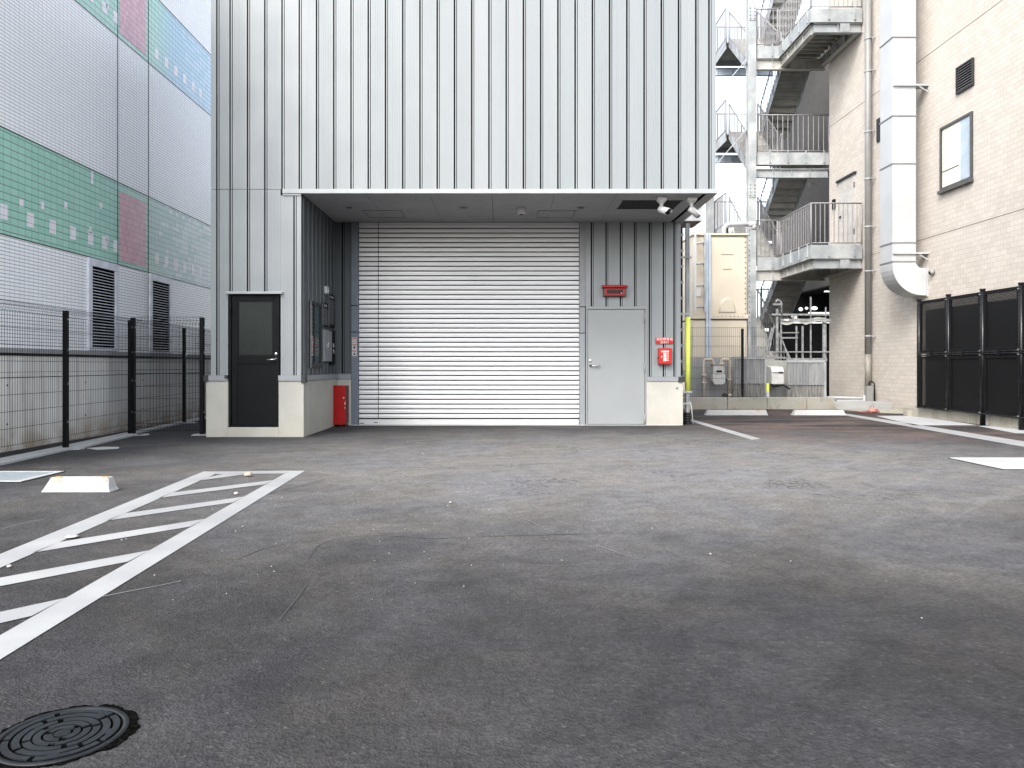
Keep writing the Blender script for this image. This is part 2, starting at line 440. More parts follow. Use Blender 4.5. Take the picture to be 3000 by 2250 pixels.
def emis(name, col, st):
    m = NT(name); m.out((.8, .8, .8), .4); m.put(m.b.inputs['Emission Color'], col); m.b.inputs['Emission Strength'].default_value = st; return m.m


M['lamp'] = emis('lit_fluorescent_tube', (.95, 1, .98), .28)
M['bulb'] = emis('lit_round_lamp', (.95, 1, 1), .5)

# ================================================================== SETTING
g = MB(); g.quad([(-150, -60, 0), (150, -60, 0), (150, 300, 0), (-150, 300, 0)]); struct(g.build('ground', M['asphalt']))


def gq(name, pts, z, mat, label=None):
    q = MB(); q.quad([(x, y, z) for x, y in pts]); return struct(q.build(name, mat), label)


# hatched no-parking marking on the left (slightly askew to the building, as painted)
def xo(y): return -2.093 + (7.857 - y) * .041
def xi(y): return xo(y) - .160
def xl(y): return -3.131 + (7.756 - y) * .0553
def xli(y): return xl(y) + .185


hm = MB()
def hq(pts, z=.004): hm.quad([(x, y, z) for x, y in pts])


y0 = 1.2
hq([(xi(y0), y0), (xo(y0), y0), (xo(7.857), 7.857), (xi(7.857), 7.857)])
hq([(xl(y0), y0), (xli(y0), y0), (xli(7.80), 7.80), (xl(7.80), 7.80)])
hq([(xli(7.8), 7.60), (xi(7.857), 7.66), (xi(7.857), 7.857), (xli(7.8), 7.80)])
for k in range(7):
    yr, yl = 7.213 - k * .915, 6.505 - k * .915
    hq([(xli(yl), yl - .27), (xi(yr), yr - .26), (xi(yr), yr), (xli(yl), yl)])
hq([(xli(7.4), 7.17), (-2.62, 7.613), (-2.86, 7.606), (xli(7.4), 7.40)])
struct(hm.build('hatched_marking', M['paint']), 'white painted hatched no-parking strip running away on the left')
gq('bay_line', [(3.66, 11.15), (3.845, 11.3), (3.845, 15.4), (3.67, 15.4)], .004, M['paint'], 'short white bay line starting at the pole foot')
gq('bay_line', [(7.02, 10.0), (7.50, 10.0), (7.86, 17.6), (7.60, 17.6)], .004, M['paint'], 'long white bay line running towards the right edge')
gq('pale_paving', [(7.55, 13.87), (8.72, 13.87), (8.95, 15.3), (8.95, 16.5), (8.15, 16.5)], .004, M['pad'], 'pale concrete patch beside the black fence')
gq('pale_paving', [(8.3, 12.2), (9.2, 12.1), (9.2, 13.75), (8.62, 13.7)], .005, M['pad'], 'pale concrete at the fence footings')
gq('pale_paving', [(-5.60, 10.02), (-5.33, 9.80), (-5.12, 9.94), (-5.22, 10.16), (-5.45, 10.18)], .004, M['pad'], 'small pale patch near the mesh fence')
gq('concrete_path', [(8.6, 17.6), (10.06, 16.2), (10.06, 23.3), (7.2, 23.3), (7.2, 19.3), (8.3, 19.3)], .006, M['curb'])


def ribbon(name, pts, w, mat, label, z=.003, jit=0.0):
    q = MB(); pts = [Vector((x, y, 0)) for x, y in pts]; fine = []
    for a, b in zip(pts, pts[1:]):
        n = max(1, int((b - a).length / .12))
        for i in range(n): fine.append(a.lerp(b, i / n))
    fine.append(pts[-1]); L = []
    for i, p in enumerate(fine):
        d = (fine[min(i + 1, len(fine) - 1)] - fine[max(i - 1, 0)]).normalized(); nn = Vector((-d.y, d.x, 0))
        p = p + nn * random.uniform(-jit, jit); ww = w * random.uniform(.5, 1.3) / 2
        L.append((p + nn * ww, p - nn * ww))
    for (a, b), (c_, d_) in zip(L, L[1:]): q.quad([(a.x, a.y, z), (b.x, b.y, z), (d_.x, d_.y, z), (c_.x, c_.y, z)])
    return struct(q.build(name, mat), label)


def GP(u, v): y = F * CH / (v - CV); return ((u - CU) * y / F, y)


ribbon('asphalt_crack', [GP(1010, 1573), GP(1120, 1570), GP(1250, 1578), GP(1400, 1573), GP(1560, 1568), GP(1700, 1566), GP(1830, 1563)], .010, M['crack'], 'long cross crack in the asphalt', jit=.012)
ribbon('asphalt_crack', [GP(905, 1712), GP(880, 1745), GP(845, 1790), GP(815, 1820)], .009, M['crack'], 'short slanting crack in the asphalt', jit=.012)
ribbon('asphalt_crack', [GP(1000, 1575), GP(930, 1600), GP(905, 1640)], .008, M['crack'], 'curved crack end', jit=.01)
ribbon('chalk_scratch', [GP(1110, 1378), GP(1230, 1366), GP(1330, 1350), GP(1430, 1336), GP(1560, 1328), GP(1690, 1323)], .012, M['chalk'], 'pale curved scratch on the asphalt')
ribbon('chalk_scratch', [GP(300, 1749), GP(380, 1733), GP(460, 1718), GP(530, 1703)], .008, M['chalk'], 'thin pale scratch right of the hatching')
ribbon('chalk_scratch', [GP(5, 1551), GP(60, 1535), GP(130, 1522)], .01, M['chalk'], 'thin pale scratch left of the hatching')
ribbon('chalk_scratch', [GP(2250, 1375), GP(2330, 1369), GP(2430, 1366)], .02, M['chalk'], 'pale streak near the right bay')

for k, (pts, wd) in enumerate((([GP(1500, 1470), GP(1580, 1500), GP(1650, 1530), GP(1700, 1545)], .014), ([GP(1540, 1455), GP(1640, 1490), GP(1720, 1512)], .012), ([GP(1620, 1450), GP(1700, 1475), GP(1790, 1495)], .010), ([GP(1480, 1500), GP(1560, 1530), GP(1620, 1560)], .010), ([GP(1880, 1420), GP(1960, 1442), GP(2030, 1455)], .012), ([GP(1750, 1600), GP(1850, 1635), GP(1960, 1655)], .010))):
    ribbon('scuff_mark', pts, wd * .6, M['scuff'], 'faint slanting scuff on the right of the asphalt', jit=.008)
for pts in ([GP(760, 1455), GP(820, 1438), GP(900, 1420), GP(955, 1402)], [GP(700, 1640), GP(760, 1612), GP(840, 1592), GP(930, 1583)]):
    ribbon('asphalt_crack', pts, .007, M['crack'], 'thin uneven asphalt seam', jit=.012)

# loose grit, uncountable
gr = MB()
for i in range(170):
    if i < 140: x, y = random.gauss(-1.2, 1.6), random.uniform(3.5, 9.5)
    else: x, y = random.uniform(-4.5, 5), random.uniform(2.2, 11)
    r = random.uniform(.0015, .0045) * (1 if random.random() < .95 else 1.7)
    gr.lathe([(r * .6, 0), (r, r * .5), (r * .5, r * 1.1), (0.0005, r * 1.2)], (x, y, .002), n=5)
o = gr.build('loose_grit', M['stonewhite']); o['kind'] = 'stuff'; o['label'] = 'scattered pale grit on the asphalt'


def stone(x, y, r, mat, label, flat=.6):
    q = MB(); q.lathe([(r * .2, 0), (r * .95, r * .15), (r, r * flat * .6), (r * .7, r * flat), (r * .05, r * flat * 1.12)], (0, 0, 0), n=9)
    q.v = [(v[0] * random.uniform(.85, 1.25) + x, v[1] * random.uniform(.8, 1.1) + y, v[2] * random.uniform(.85, 1.1) + .004) for v in q.v]
    tag(q.build('stone', mat), label, 'stone', 'loose stones on the asphalt')


x, y = GP(728, 1396); stone(x, y, .04, M['stonepink'], 'largest pinkish stone, lying on the far end bar of the white hatching', .95)
x, y = GP(692, 1450); stone(x, y, .017, M['stonewhite'], 'small round white stone between two far hatching stripes', 1.2)
x, y = GP(210, 1577); stone(x, y, .042, M['stonewhite'], 'flat whitish stone chip on the inner edge of the left hatching line', .35)
x, y = GP(27, 1664); stone(x, y, .012, M['stonewhite'], 'tiny white stone near the left edge between hatching stripes', 1.1)
x, y = GP(1320, 1475); stone(x, y, .012, M['stonewhite'], 'single white pebble in the open asphalt before the shutter', 1.0)

# ================================================================== GREY BUILDING
YF, YB = 11.63, 13.93
K, KB = F / YF, F / YB
def fx(u): return (u - CU) / K
def bx(u): return (u - CU) / KB
def fz(v): return CH - (v - CV) / K
def bz(v): return CH - (v - CV) / KB


TOP = 7.3
XL, XR, XRC = fx(618), 3.262, -3.16
ZS = 3.765
bld = thing('loading_bay_building', 'grey ribbed metal clad building with a recessed loading bay and roller shutter', 'building', ((XL + XR) / 2, 18, 0))


def ribs(s0, s1, seams, micro=True):
    pts = [(s0, 0)]
    seams = [s for s in seams if s0 + .02 < s < s1 - .04]
    edges = []
    prev = s0
    for s in seams + [None]:
        end = s - .013 if s is not None else s1
        if micro and end - prev > .12:
            n = 5
            for k in range(1, n + 1):
                q = prev + (end - prev) * k / (n + 1)
                pts += [(q - .005, 0), (q - .0015, -.0022), (q + .0015, -.0022), (q + .005, 0)]
        if s is None: break
        pts += [(s - .013, 0), (s - .011, -.075), (s + .009, -.075), (s + .010, .007), (s + .026, .007), (s + .027, -.03), (s + .034, -.03), (s + .035, 0)]
        prev = s + .035
    pts.append((s1, 0))
    return pts


def clad_front(name, x0, x1, z0, z1, yp, seams, mat, micro=True):
    q = MB(); pts = ribs(x0, x1, seams, micro)
    q.strip(pts, lambda p: (p[0], yp - p[1], z0), lambda p: (p[0], yp - p[1], z1))
    # bottom and top returns
    for z in (z0, z1):
        q.quad([(x0, yp, z), (x1, yp, z), (x1, yp + .02, z), (x0, yp + .02, z)])
    o = q.build(name, mat, bld)
    q = MB()
    for s_ in seams:
        if x0 + .02 < s_ < x1 - .04:
            q.quad([(s_ - .0145, yp - .0006, z0 + .001), (s_ + .0097, yp - .0006, z0 + .001), (s_ + .0097, yp - .0006, z1 - .001), (s_ - .0145, yp - .0006, z1 - .001)])
            q.quad([(s_ + .0265, yp - .0006, z0 + .001), (s_ + .037, yp - .0006, z0 + .001), (s_ + .037, yp - .0006, z1 - .001), (s_ + .0265, yp - .0006, z1 - .001)])
    if q.v: q.build('panel_joint', M['seam'], o)
    return o


us = [636, 674.7, 725.9] + [725.9 + 50.5 * k for k in range(1, 27)] + [2077.4]
front_seams = [fx(u) for u in us]
clad_front('upper_cladding', XL, XR, 3.838, TOP, YF, front_seams, M['panel'])
clad_front('side_bay_cladding', XL, fx(668), .955, 3.832, YF, front_seams, M['panel'])
clad_front('over_door_cladding', fx(668.6), fx(822), 2.245, 3.832, YF, front_seams, M['panel'])
clad_front('pier_cladding', fx(822.4), XRC, .955, 3.74, YF, [fx(826), fx(862)], M['panel'])
q = MB(); q.box(fx(829), XR + .02, YF - .035, YF + .02, ZS, 3.834); q.box(XR - .14, XR + .02, YF + .02, YB - .02, ZS - .005, 3.834)
q.box(fx(829), XRC + .004, YF - .02, YF + .02, 3.735, ZS)
q.build('soffit_trim', M['trim'], bld, .004)
q = MB(); q.box(XR - .19, XR - .142, YF + .03, YB - .03, ZS + .002, ZS + .03); q.build('trim_shadow_gap', M['seam'], bld)
# cores behind the cladding
q = MB(); q.box(XL + .01, XR - .005, YF + .085, 16.8, 3.90, TOP - .02); q.box(XL + .01, XRC - .085, YF + .085, 16.8, .05, 3.89)
q.box(XRC - .08, XR - .01, YB + .085, 16.8, .05, 3.89)
q.build('wall_core', M['core'], bld)
q = MB(); q.box(XL - .03, XR + .03, YF - .03, 16.9, TOP, TOP + .15); q.build('roof', M['trim'], bld)
q = MB(); q.box(XL - .001, XL + .008, YF + .002, 16.8, .3, TOP); q.build('side_wall', M['panel'], bld)
q = MB(); q.box(XR - .004, XR, YF + .004, 16.8, 3.84, TOP - .001); q.build('side_wall', M['panel'], bld)
q = MB(); q.box(XR - .008, XR - .001, YB + .004, 16.8, .3, 3.78); q.build('side_wall', M['panel'], bld)
# recess left wall (faces +x)
q = MB(); seams = [YF + .10 + .262 * k for k in range(9)]
pts = ribs(YF + .001, YB, seams, False)
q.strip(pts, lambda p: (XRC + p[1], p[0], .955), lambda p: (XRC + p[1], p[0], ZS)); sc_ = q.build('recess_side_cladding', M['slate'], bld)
q = MB()
for y in seams: q.box(XRC + .0075, XRC + .012, y + .009, y + .027, .956, ZS - .001)
q.build('ridge_highlight', M['flash'], sc_)  # paler strips paint the light that the ridges catch
# recess back wall
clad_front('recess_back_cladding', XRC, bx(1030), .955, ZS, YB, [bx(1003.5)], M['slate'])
rs = [bx(u) for u in (1733, 1776, 1818, 1860, 1903, 1944, 1975)]
clad_front('recess_over_door_cladding', bx(1714), bx(1894), bz(898), ZS, YB, rs, M['panel'])
clad_front('recess_right_cladding', bx(1894), XR - .012, .90, ZS, YB, rs, M['panel'])
# concrete plinth
BP = .055
q = MB()
q.box(XL - BP, fx(671), YF - BP, YF + .25, 0, .865)
q.box(fx(819), XRC + BP, YF - BP, YF + .25, 0, .865)
q.box(fx(671), fx(819), YF - BP, YF + .25, 0, .152)
q.box(XRC - .1, XRC + BP, YF + .25, YB + .05, 0, .865)
q.build('concrete_plinth', M['conc'], bld, .008)
q = MB(); q.box(XRC + BP, bx(1030), YB - BP, YB + .05, 0, .855); q.build('concrete_plinth', M['conc'], bld, .006)
q = MB(); q.box(bx(1893), bx(1999), YB - BP, YB + .3, 0, .81); q.build('concrete_plinth', M['conc'], bld, .006)
q = MB(); q.lathe([(.012, 0), (.012, .03), (0.001, .03)], (bx(1981), YB - BP - .03, bz(1136)), 'Y', 10); q.build('drain_spout', M['chrome'], bld)
q = MB(); q.box(XL - BP - .015, fx(671), YF - BP - .02, YF, .868, .953); q.build('plinth_flashing', M['flash'], bld, .004)
q = MB(); q.box(fx(819), XRC + BP + .02, YF - BP - .02, YF, .868, .953)
q.box(XRC, XRC + BP + .02, YF, YB, .868, .953); q.box(XRC + BP + .02, bx(1030), YB - BP - .02, YB, .858, .953)
q.build('plinth_flashing', M['flash'], bld, .004)
q = MB(); q.box(bx(1893.5), bx(1999), YB - BP - .015, YB, .813, .898)
q.build('plinth_flashing', M['flash'], bld, .004)
for a in ((XRC + .02, XRC + BP + .028, YF - BP - .026, YF + .05, .84, .957), (XL - BP - .03, XL - .01, YF - BP - .026, YF + .05, .86, .957), (fx(663), fx(672), YF - BP - .026, YF - .01, .905, .957), (bx(1985), bx(2003), YB - BP - .03, YB, .80, .90)):
    q = MB(); q.box(*a); q.build('flashing_cap', M['grille'], bld)
# soffit boards with open joints
q = MB(); q.box(XRC, XR - .145, YF + .02, YB, ZS + .024, ZS + .06); q.build('soffit_backing', M['seam'], bld)
q = MB(); xs = [XRC + .01, -2.16, -1.18, -.21, .765, 1.74, 2.715, XR - .192]
for a, b in zip(xs, xs[1:]): q.box(a + .003, b - .003, YF + .028, YB - .004, ZS + .001, ZS + .02)
q.build('soffit', M['soffit'], bld)
q = MB()
for k in range(14): q.box(1.9, 2.85, 12.11 + k * .0436, 12.11 + k * .0436 + .026, ZS - .006, ZS - .001)
q.box(1.88, 2.87, 12.09, 12.10, ZS - .008, ZS); q.box(1.88, 2.87, 12.72, 12.73, ZS - .008, ZS)
q.build('ceiling_vent', M['grille'], bld)
for x0 in (-2.45, .56):
    q = MB(); x1 = x0 + .67
    for a in ((x0, x0 + .028, 12.86, 13.5), (x1 - .028, x1, 12.86, 13.5), (x0 + .028, x1 - .028, 12.86, 12.885), (x0 + .028, x1 - .028, 13.475, 13.5)): q.box(*a, ZS - .007, ZS)
    q.build('access_hatch', M['flash'], bld)
for x0 in (-2.62, -.70, 1.27):
    q = MB(); q.lathe([(.095, 0), (.095, -.008), (.075, -.012), (.070, .02), (.001, .03)], (x0, 12.62, ZS), n=20); d = q.build('downlight', M['trim'], bld)
    q = MB(); q.lathe([(.055, -.002), (.001, -.004)], (x0, 12.62, ZS - .002), n=16); q.build('lamp_glass', M['glassdark'], d)
# shutter
ZT, ZB0 = ZS, bz(1238)
q = MB(); pts = []; n = 41; sh = (ZT - .14) / n
for k in range(n):
    z = .115 + k * sh
    pts += [(z, .034), (z + .0155, .034), (z + .0165, .001), (z + .022, -.003), (z + .055, -.0045), (z + sh - .003, -.002), (z + sh - .001, .001)]
pts.append((ZT, .0))
q.strip(pts, lambda p: (bx(1051), YB + .03 + p[1], p[0]), lambda p: (bx(1697), YB + .03 + p[1], p[0]))
shut = q.build('roller_shutter', M['slat'], bld)
q = MB()
for k in range(n): z = .115 + k * sh; q.quad([(bx(1051), YB + .036, z - .0005), (bx(1697), YB + .036, z - .0005), (bx(1697), YB + .036, z + .0158), (bx(1051), YB + .036, z + .0158)])
q.build('slat_joint', M['seam'], shut)
q = MB(); q.box(bx(1052), bx(1696), YB - .005, YB + .05, .012, .108); q.build('bottom_bar', M['white'], shut, .006)
q = MB(); q.box(bx(1095), bx(1107), YB - .012, YB - .004, .045, .058); q.box(bx(1055), bx(1067), YB - .012, YB - .004, .03, .045); q.build('latch', M['grille'], shut)
q = MB(); q.box(bx(1107.3), bx(1109), YB + .012, YB + .017, .1, ZT); q.build('sensor_cord', M['grille'], shut)
q = MB(); q.box(bx(1030) + .002, bx(1050.5), YB - .04, YB + .05, 0, ZS - .002); q.build('guide_rail', M['rail'], bld, .004)
q = MB(); q.box(bx(1697.5), bx(1714) - .002, YB - .03, YB + .05, 0, ZS - .002); q.build('guide_rail', M['flash'], bld, .004)
q = MB()
for v in (896, 973): q.box(bx(1029), bx(1051), YB - .044, YB - .038, bz(v) - .007, bz(v) + .007); q.box(bx(1697), bx(1715), YB - .034, YB - .028, bz(v + 3) - .007, bz(v + 3) + .007)
q.build('rail_joint', M['seam'], bld)
q = MB(); q.box(bx(1030), bx(1990), YB - .075, YB + .08, 0, .012); q.build('threshold_strip', M['pad'], bld)

# black personnel door ------------------------------------------------
dz0, dz1 = .152, fz(862)
dr = MB(); x0, x1 = fx(671), fx(819)
for a in ((x0, x0 + .035, dz0, dz1), (x1 - .03, x1, dz0, dz1), (x0 + .035, x1 - .03, dz1 - .022, dz1), (x0 + .035, x1 - .03, dz0, dz0 + .018)): dr.box(a[0], a[1], YF - .012, YF + .1, a[2], a[3])
frame = dr.build('black_door', M['doorblack'], bld, .003)
q = MB(); lx0, lx1, lz0, lz1 = x0 + .038, x1 - .033, dz0 + .02, dz1 - .025
gx0, gx1, gz0, gz1 = fx(695), fx(798), fz(1041), fz(881)
kz0, kz1 = fz(1230), fz(1066)
y0, y1 = YF + .012, YF + .05
q.box(lx0, gx0, y0, y1, lz0, lz1); q.box(gx1, lx1, y0, y1, lz0, lz1); q.box(gx0, gx1, y0, y1, gz1, lz1); q.box(gx0, gx1, y0, y1, kz1, gz0); q.box(gx0, gx1, y0, y1, lz0, kz0)
q.build('door_leaf', M['doorblack'], frame, .003)
q = MB(); q.box(gx0, gx1, y0 + .012, y1, kz0, kz1); q.build('kick_panel', M['doorblack'], frame)
m = NT('wire_mesh_glass'); P = m.sep(m.pos); a = m.math('ADD', P[0], P[2]); b = m.math('SUBTRACT', P[0], P[2])
ln = m.math('GREATER_THAN', m.math('MAXIMUM', cell(a, .034), cell(b, .034)), .40)
mm = m.out(m.mix(ln, (.0018, .005, .005), (.045, .055, .053)), .12, 0, spec=.07)
q = MB(); q.quad([(gx0, y0 + .02, gz0), (gx1, y0 + .02, gz0), (gx1, y0 + .02, gz1), (gx0, y0 + .02, gz1)]); q.build('wired_glass', mm, frame)
q = MB()
for a in ((gx0, gx0 + .012, gz0, gz1), (gx1 - .012, gx1, gz0, gz1), (gx0 + .012, gx1 - .012, gz0, gz0 + .012), (gx0 + .012, gx1 - .012, gz1 - .012, gz1)): q.box(a[0], a[1], y0 + .004, y0 + .019, a[2], a[3])
q.build('glazing_bead', M['black'], frame)


def lever(parent, cx, cz, yp, dirx, lock_dz=.085, ln=.13):
    q = MB(); q.lathe([(.027, 0), (.027, -.012), (.012, -.014), (.012, -.05)], (cx, yp, cz), 'Y', 16)
    q.tube([(cx, yp - .045, cz), (cx + dirx * ln * .4, yp - .05, cz - .002), (cx + dirx * ln, yp - .048, cz - .006)], .011, 10); q.build('handle', M['chrome'], parent)
    q = MB(); q.lathe([(.026, 0), (.026, -.010), (.02, -.016), (.001, -.017)], (cx - dirx * .002, yp, cz + lock_dz), 'Y', 16); q.build('lock', M['chrome'], parent)


lever(frame, fx(808), fz(1053), y0, -1)
for v in (905, 1218):
    q = MB(); q.tube([(fx(677), YF - .016, fz(v) - .06), (fx(677), YF - .016, fz(v) + .06)], .010, 8); q.build('hinge', M['black'], frame)
q = MB(); q.box(fx(666), fx(830), YF - .065, YF + .01, fz(862), fz(855)); q.build('door_hood', M['trim'], bld, .004)

# grey steel door ------------------------------------------------------
X0, X1, ZT1 = bx(1716), bx(1894), bz(898)
q = MB(); q.box(X0, X0 + .028, YB - .035, YB + .08, .012, ZT1); q.box(X1 - .03, X1, YB - .035, YB + .08, .012, ZT1); q.box(X0 + .028, X1 - .03, YB - .035, YB + .08, ZT1 - .05, ZT1)
gd = q.build('grey_door', M['doorgrey'], bld, .004)
q = MB(); q.box(X0 + .034, X1 - .036, YB - .012, YB + .03, .022, ZT1 - .056); q.build('door_leaf', M['doorgrey'], gd, .003)
q = MB(); q.box(X0 + .029, X1 - .031, YB + .032, YB + .06, .013, ZT1 - .051); q.build('door_gap', M['seam'], gd)
lever(gd, bx(1730), bz(1071), YB - .012, 1, .09, .17)
for v in (932, 1078, 1228):
    q = MB(); q.tube([(bx(1888), YB - .042, bz(v) - .085), (bx(1888), YB - .042, bz(v) + .085)], .013, 8); q.build('hinge', M['doorgrey'], gd)

# window in the recess side wall ---------------------------------------
q = MB(); wy0, wy1, wz0, wz1 = 12.03, 12.80, 1.06, 2.15
for a in ((wy0, wy0 + .05, wz0, wz1), (wy1 - .05, wy1, wz0, wz1), (wy0 + .05, wy1 - .05, wz0, wz0 + .09), (wy0 + .05, wy1 - .05, wz1 - .05, wz1)): q.box(XRC + .008, XRC + .045, a[0], a[1], a[2], a[3])
win = q.build('recess_window', M['grille'], bld, .003)
q = MB(); q.box(XRC + .008, XRC + .022, wy0 + .05, wy1 - .05, wz0 + .09, wz1 - .05); q.build('pane', M['teal'], win)
q = MB(); q.box(XRC + .024, XRC + .04, 12.30, 12.335, wz0 + .09, wz1 - .05); q.build('mullion', M['grille'], win)
q = MB(); q.box(XRC + .046, XRC + .05, wy0 - .012, wy0 + .02, wz0, wz1); q.build('frame_edge', M['trim'], win)

# ------------------------------------------------------------------ things on the grey building
def warning_strip(name, label, mapf, parent_loc, rot):
    t = thing(name, label, 'sign', parent_loc)
    return t


# warning strip on guide rail
t = thing('warning_sticker', 'white and red warning sticker strip on the slate guide rail left of the shutter', 'sticker', (bx(1039.5), YB - .043, bz(1043)), 'pictogram warning strips')
sx0, sx1, sz0, sz1, sy = bx(1033), bx(1046.5), bz(1043), bz(989), YB - .043
q = MB(); q.box(sx0, sx1, sy - .002, sy + .002, sz0, sz1); q.build('backing', M['white'], t)
hh = (sz1 - sz0) / 3
for k, f in enumerate((0, 1, 2)):
    zb = sz0 + k * hh
    q = MB(); q.box(sx0 + .008, sx1 - .008, sy - .004, sy - .002, zb + hh * .70, zb + hh * .93); q.build('red_heading', M['pinkred'], t)
    q = MB(); cx, cz = (sx0 + sx1) / 2, zb + hh * .38
    if k == 0: q.prism([(cx - .028, cz - .026), (cx + .028, cz - .026), (cx, cz + .03)], 'Y', sy - .004, sy - .002)
    elif k == 1: q.lathe([(.001, 0), (.024, -.001), (.024, .001)], (cx, sy - .003, cz), 'Y', 12)
    else:
        for a in ((cx - .028, cx + .028, cz - .026, cz - .017), (cx - .028, cx - .02, cz - .017, cz + .026), (cx + .02, cx + .028, cz - .017, cz + .026)): q.box(a[0], a[1], sy - .004, sy - .002, a[2], a[3])
    q.build('pictogram', M['ink'], t)
t = thing('warning_sticker', 'white and red warning sticker strip on the dark recess window', 'sticker', (XRC + .05, 12.19, 1.27), 'pictogram warning strips')
q = MB(); q.box(XRC + .024, XRC + .028, 12.11, 12.25, 1.27, 1.58); q.build('backing', M['white'], t)
for k in range(3):
    zb = 1.27 + k * .103
    q = MB(); q.box(XRC + .028, XRC + .030, 12.12, 12.24, zb + .07, zb + .095); q.build('red_heading', M['pinkred'], t)
    q = MB(); q.box(XRC + .028, XRC + .030, 12.15, 12.21, zb + .015, zb + .06); q.build('pictogram', M['ink'], t)

# notice boards, panels, light box on recess side wall
for nm, lab, a, b, z0, z1 in (('notice_board', 'black notice board with a bright edge nearest the dark recess window', 12.88, 13.28, 1.78, 2.2), ('notice_board', 'taller black notice board in the recess corner beside the shutter', 13.32, 13.78, 1.79, 2.39)):
    t = thing(nm, lab, 'notice board', (XRC + .02, (a + b) / 2, z0), 'notice boards on the recess side wall')
    q = MB(); q.box(XRC + .008, XRC + .03, a, b, z0, z1); q.build('board', M['black'], t)
    q = MB(); q.box(XRC + .03, XRC + .034, a - .004, a + .012, z0, z1); q.build('edge_strip', M['trim'], t)
    q = MB(); q.box(XRC + .031, XRC + .033, a + .1, b - .1, z1 - .07, z1 - .035); q.build('heading', M['greytext'], t)
    q = MB(); z = z1 - .12
    while z > z0 + .04:
        y = a + .05
        while y < b - .06:
            w = random.uniform(.015, .05); q.box(XRC + .031, XRC + .033, y, min(y + w, b - .04), z, z + .008); y += w + .016
        z -= .026
    q.build('small_print', M['greytext'], t)
t = thing('control_panel', 'grey control cabinet door with a bright handle under the notice boards', 'cabinet', (XRC + .03, 13.1, 1.18))
q = MB(); q.box(XRC + .008, XRC + .07, 12.86, 13.40, 1.18, 1.72); q.build('door', M['flash'], t, .004)
q = MB(); q.box(XRC + .071, XRC + .085, 13.06, 13.14, 1.42, 1.51); q.build('handle', M['chrome'], t, .003)
q = MB(); q.box(XRC + .008, XRC + .045, 12.84, 12.857, 1.16, 1.74); q.build('side_frame', M['flash'], t)
t = thing('switch_plate', 'narrow dark switch panel with two bright pull handles in the recess corner', 'switch', (XRC + .03, 13.6, 1.15))
q = MB(); q.box(XRC + .008, XRC + .05, 13.46, 13.74, 1.12, 1.74); q.build('plate', M['black'], t, .003)
for z in (1.32, 1.43):
    q = MB(); q.box(XRC + .05, XRC + .066, 13.56, 13.61, z, z + .08); q.build('pull_handle', M['chrome'], t, .002)
t = thing('motion_sensor', 'small white wall sensor box above the notice boards', 'sensor', (XRC + .04, 13.15, 2.36))
q = MB(); q.box(XRC + .008, XRC + .06, 13.06, 13.22, 2.36, 2.49); q.build('housing', M['white'], t, .008)
q = MB(); q.lathe([(.001, .025), (.02, .02), (.028, 0)], (XRC + .06, 13.14, 2.41), 'X', 10); q.build('lens', M['greypipe'], t)

# red cabinet in the corner
t = thing('extinguisher_cabinet', 'tall red steel cabinet low in the left corner of the bay', 'red cabinet', (-2.98, 13.7, .06))
cx0, cx1, cy0, cy1, cz0, cz1 = -3.10, -2.885, 13.56, 13.86, .05, .74
q = MB(); q.box(cx0, cx1, cy0 + .022, cy1, cz0, cz1); q.build('body', M['reddark'], t, .006)
q = MB(); q.box(cx0 - .012, cx1 + .004, cy0, cy0 + .02, cz0 - .012, cz1 + .008); q.build('door', M['red'], t, .005)
q = MB(); q.lathe([(.013, 0), (.013, -.016), (.001, -.018)], (cx1 - .03, cy0, .52), 'Y', 12); q.build('knob', M['white'], t)
for z in (.18, .62):
    q = MB(); q.box(cx0 - .028, cx0 - .012, cy0 + .004, cy0 + .016, z - .025, z + .025); q.build('hinge', M['black'], t)
q = MB(); q.box(cx1 - .012, cx1 + .0, cy0 - .002, cy0, .33, .36); q.box(cx1 - .012, cx1 + .0, cy0 - .002, cy0, .40, .45); q.build('small_label', M['whitetext'], t)
for a in (cx0 + .02, cx1 - .04):
    for b in (cy0 + .05, cy1 - .04): q = MB(); q.box(a, a + .02, b, b + .02, 0, cz0); q.build('foot', M['black'], t)

# red lamp box above grey door
t = thing('fire_lamp_box', 'wide red hooded lamp box with dark cover above the grey door', 'lamp box', (bx(1798), YB - .06, bz(870)))
a, b, z0, z1 = bx(1766), bx(1832), bz(869), bz(843)
q = MB(); q.box(a, b, YB - .12, YB - .01, z0, z1 - .02); q.build('housing', M['reddark'], t, .005)
q = MB(); q.prism([(YB - .17, z1 - .012), (YB - .17, z1 + .025), (YB - .01, z1 + .05), (YB - .01, z1 - .012)], 'X', a - .02, b + .02); q.build('hood', M['red'], t, .004)
q = MB()
for r in ((a + .03, a + .055, z0 + .025, z1 - .03), (b - .065, b - .04, z0 + .025, z1 - .03), (a + .055, b - .065, z0 + .02, z0 + .04), (a + .055, b - .065, z1 - .05, z1 - .03)): q.box(r[0], r[1], YB - .135, YB - .121, r[2], r[3])
q.build('window_frame', M['redbright'], t, .002)
q = MB(); q.box(a + .055, b - .065, YB - .128, YB - .121, z0 + .04, z1 - .05); q.build('cover', M['lampglass'], t)
q = MB(); q.box(b - .10, b - .085, YB - .131, YB - .128, z0 + .045, z0 + .06); q.build('sticker', M['whitetext'], t)

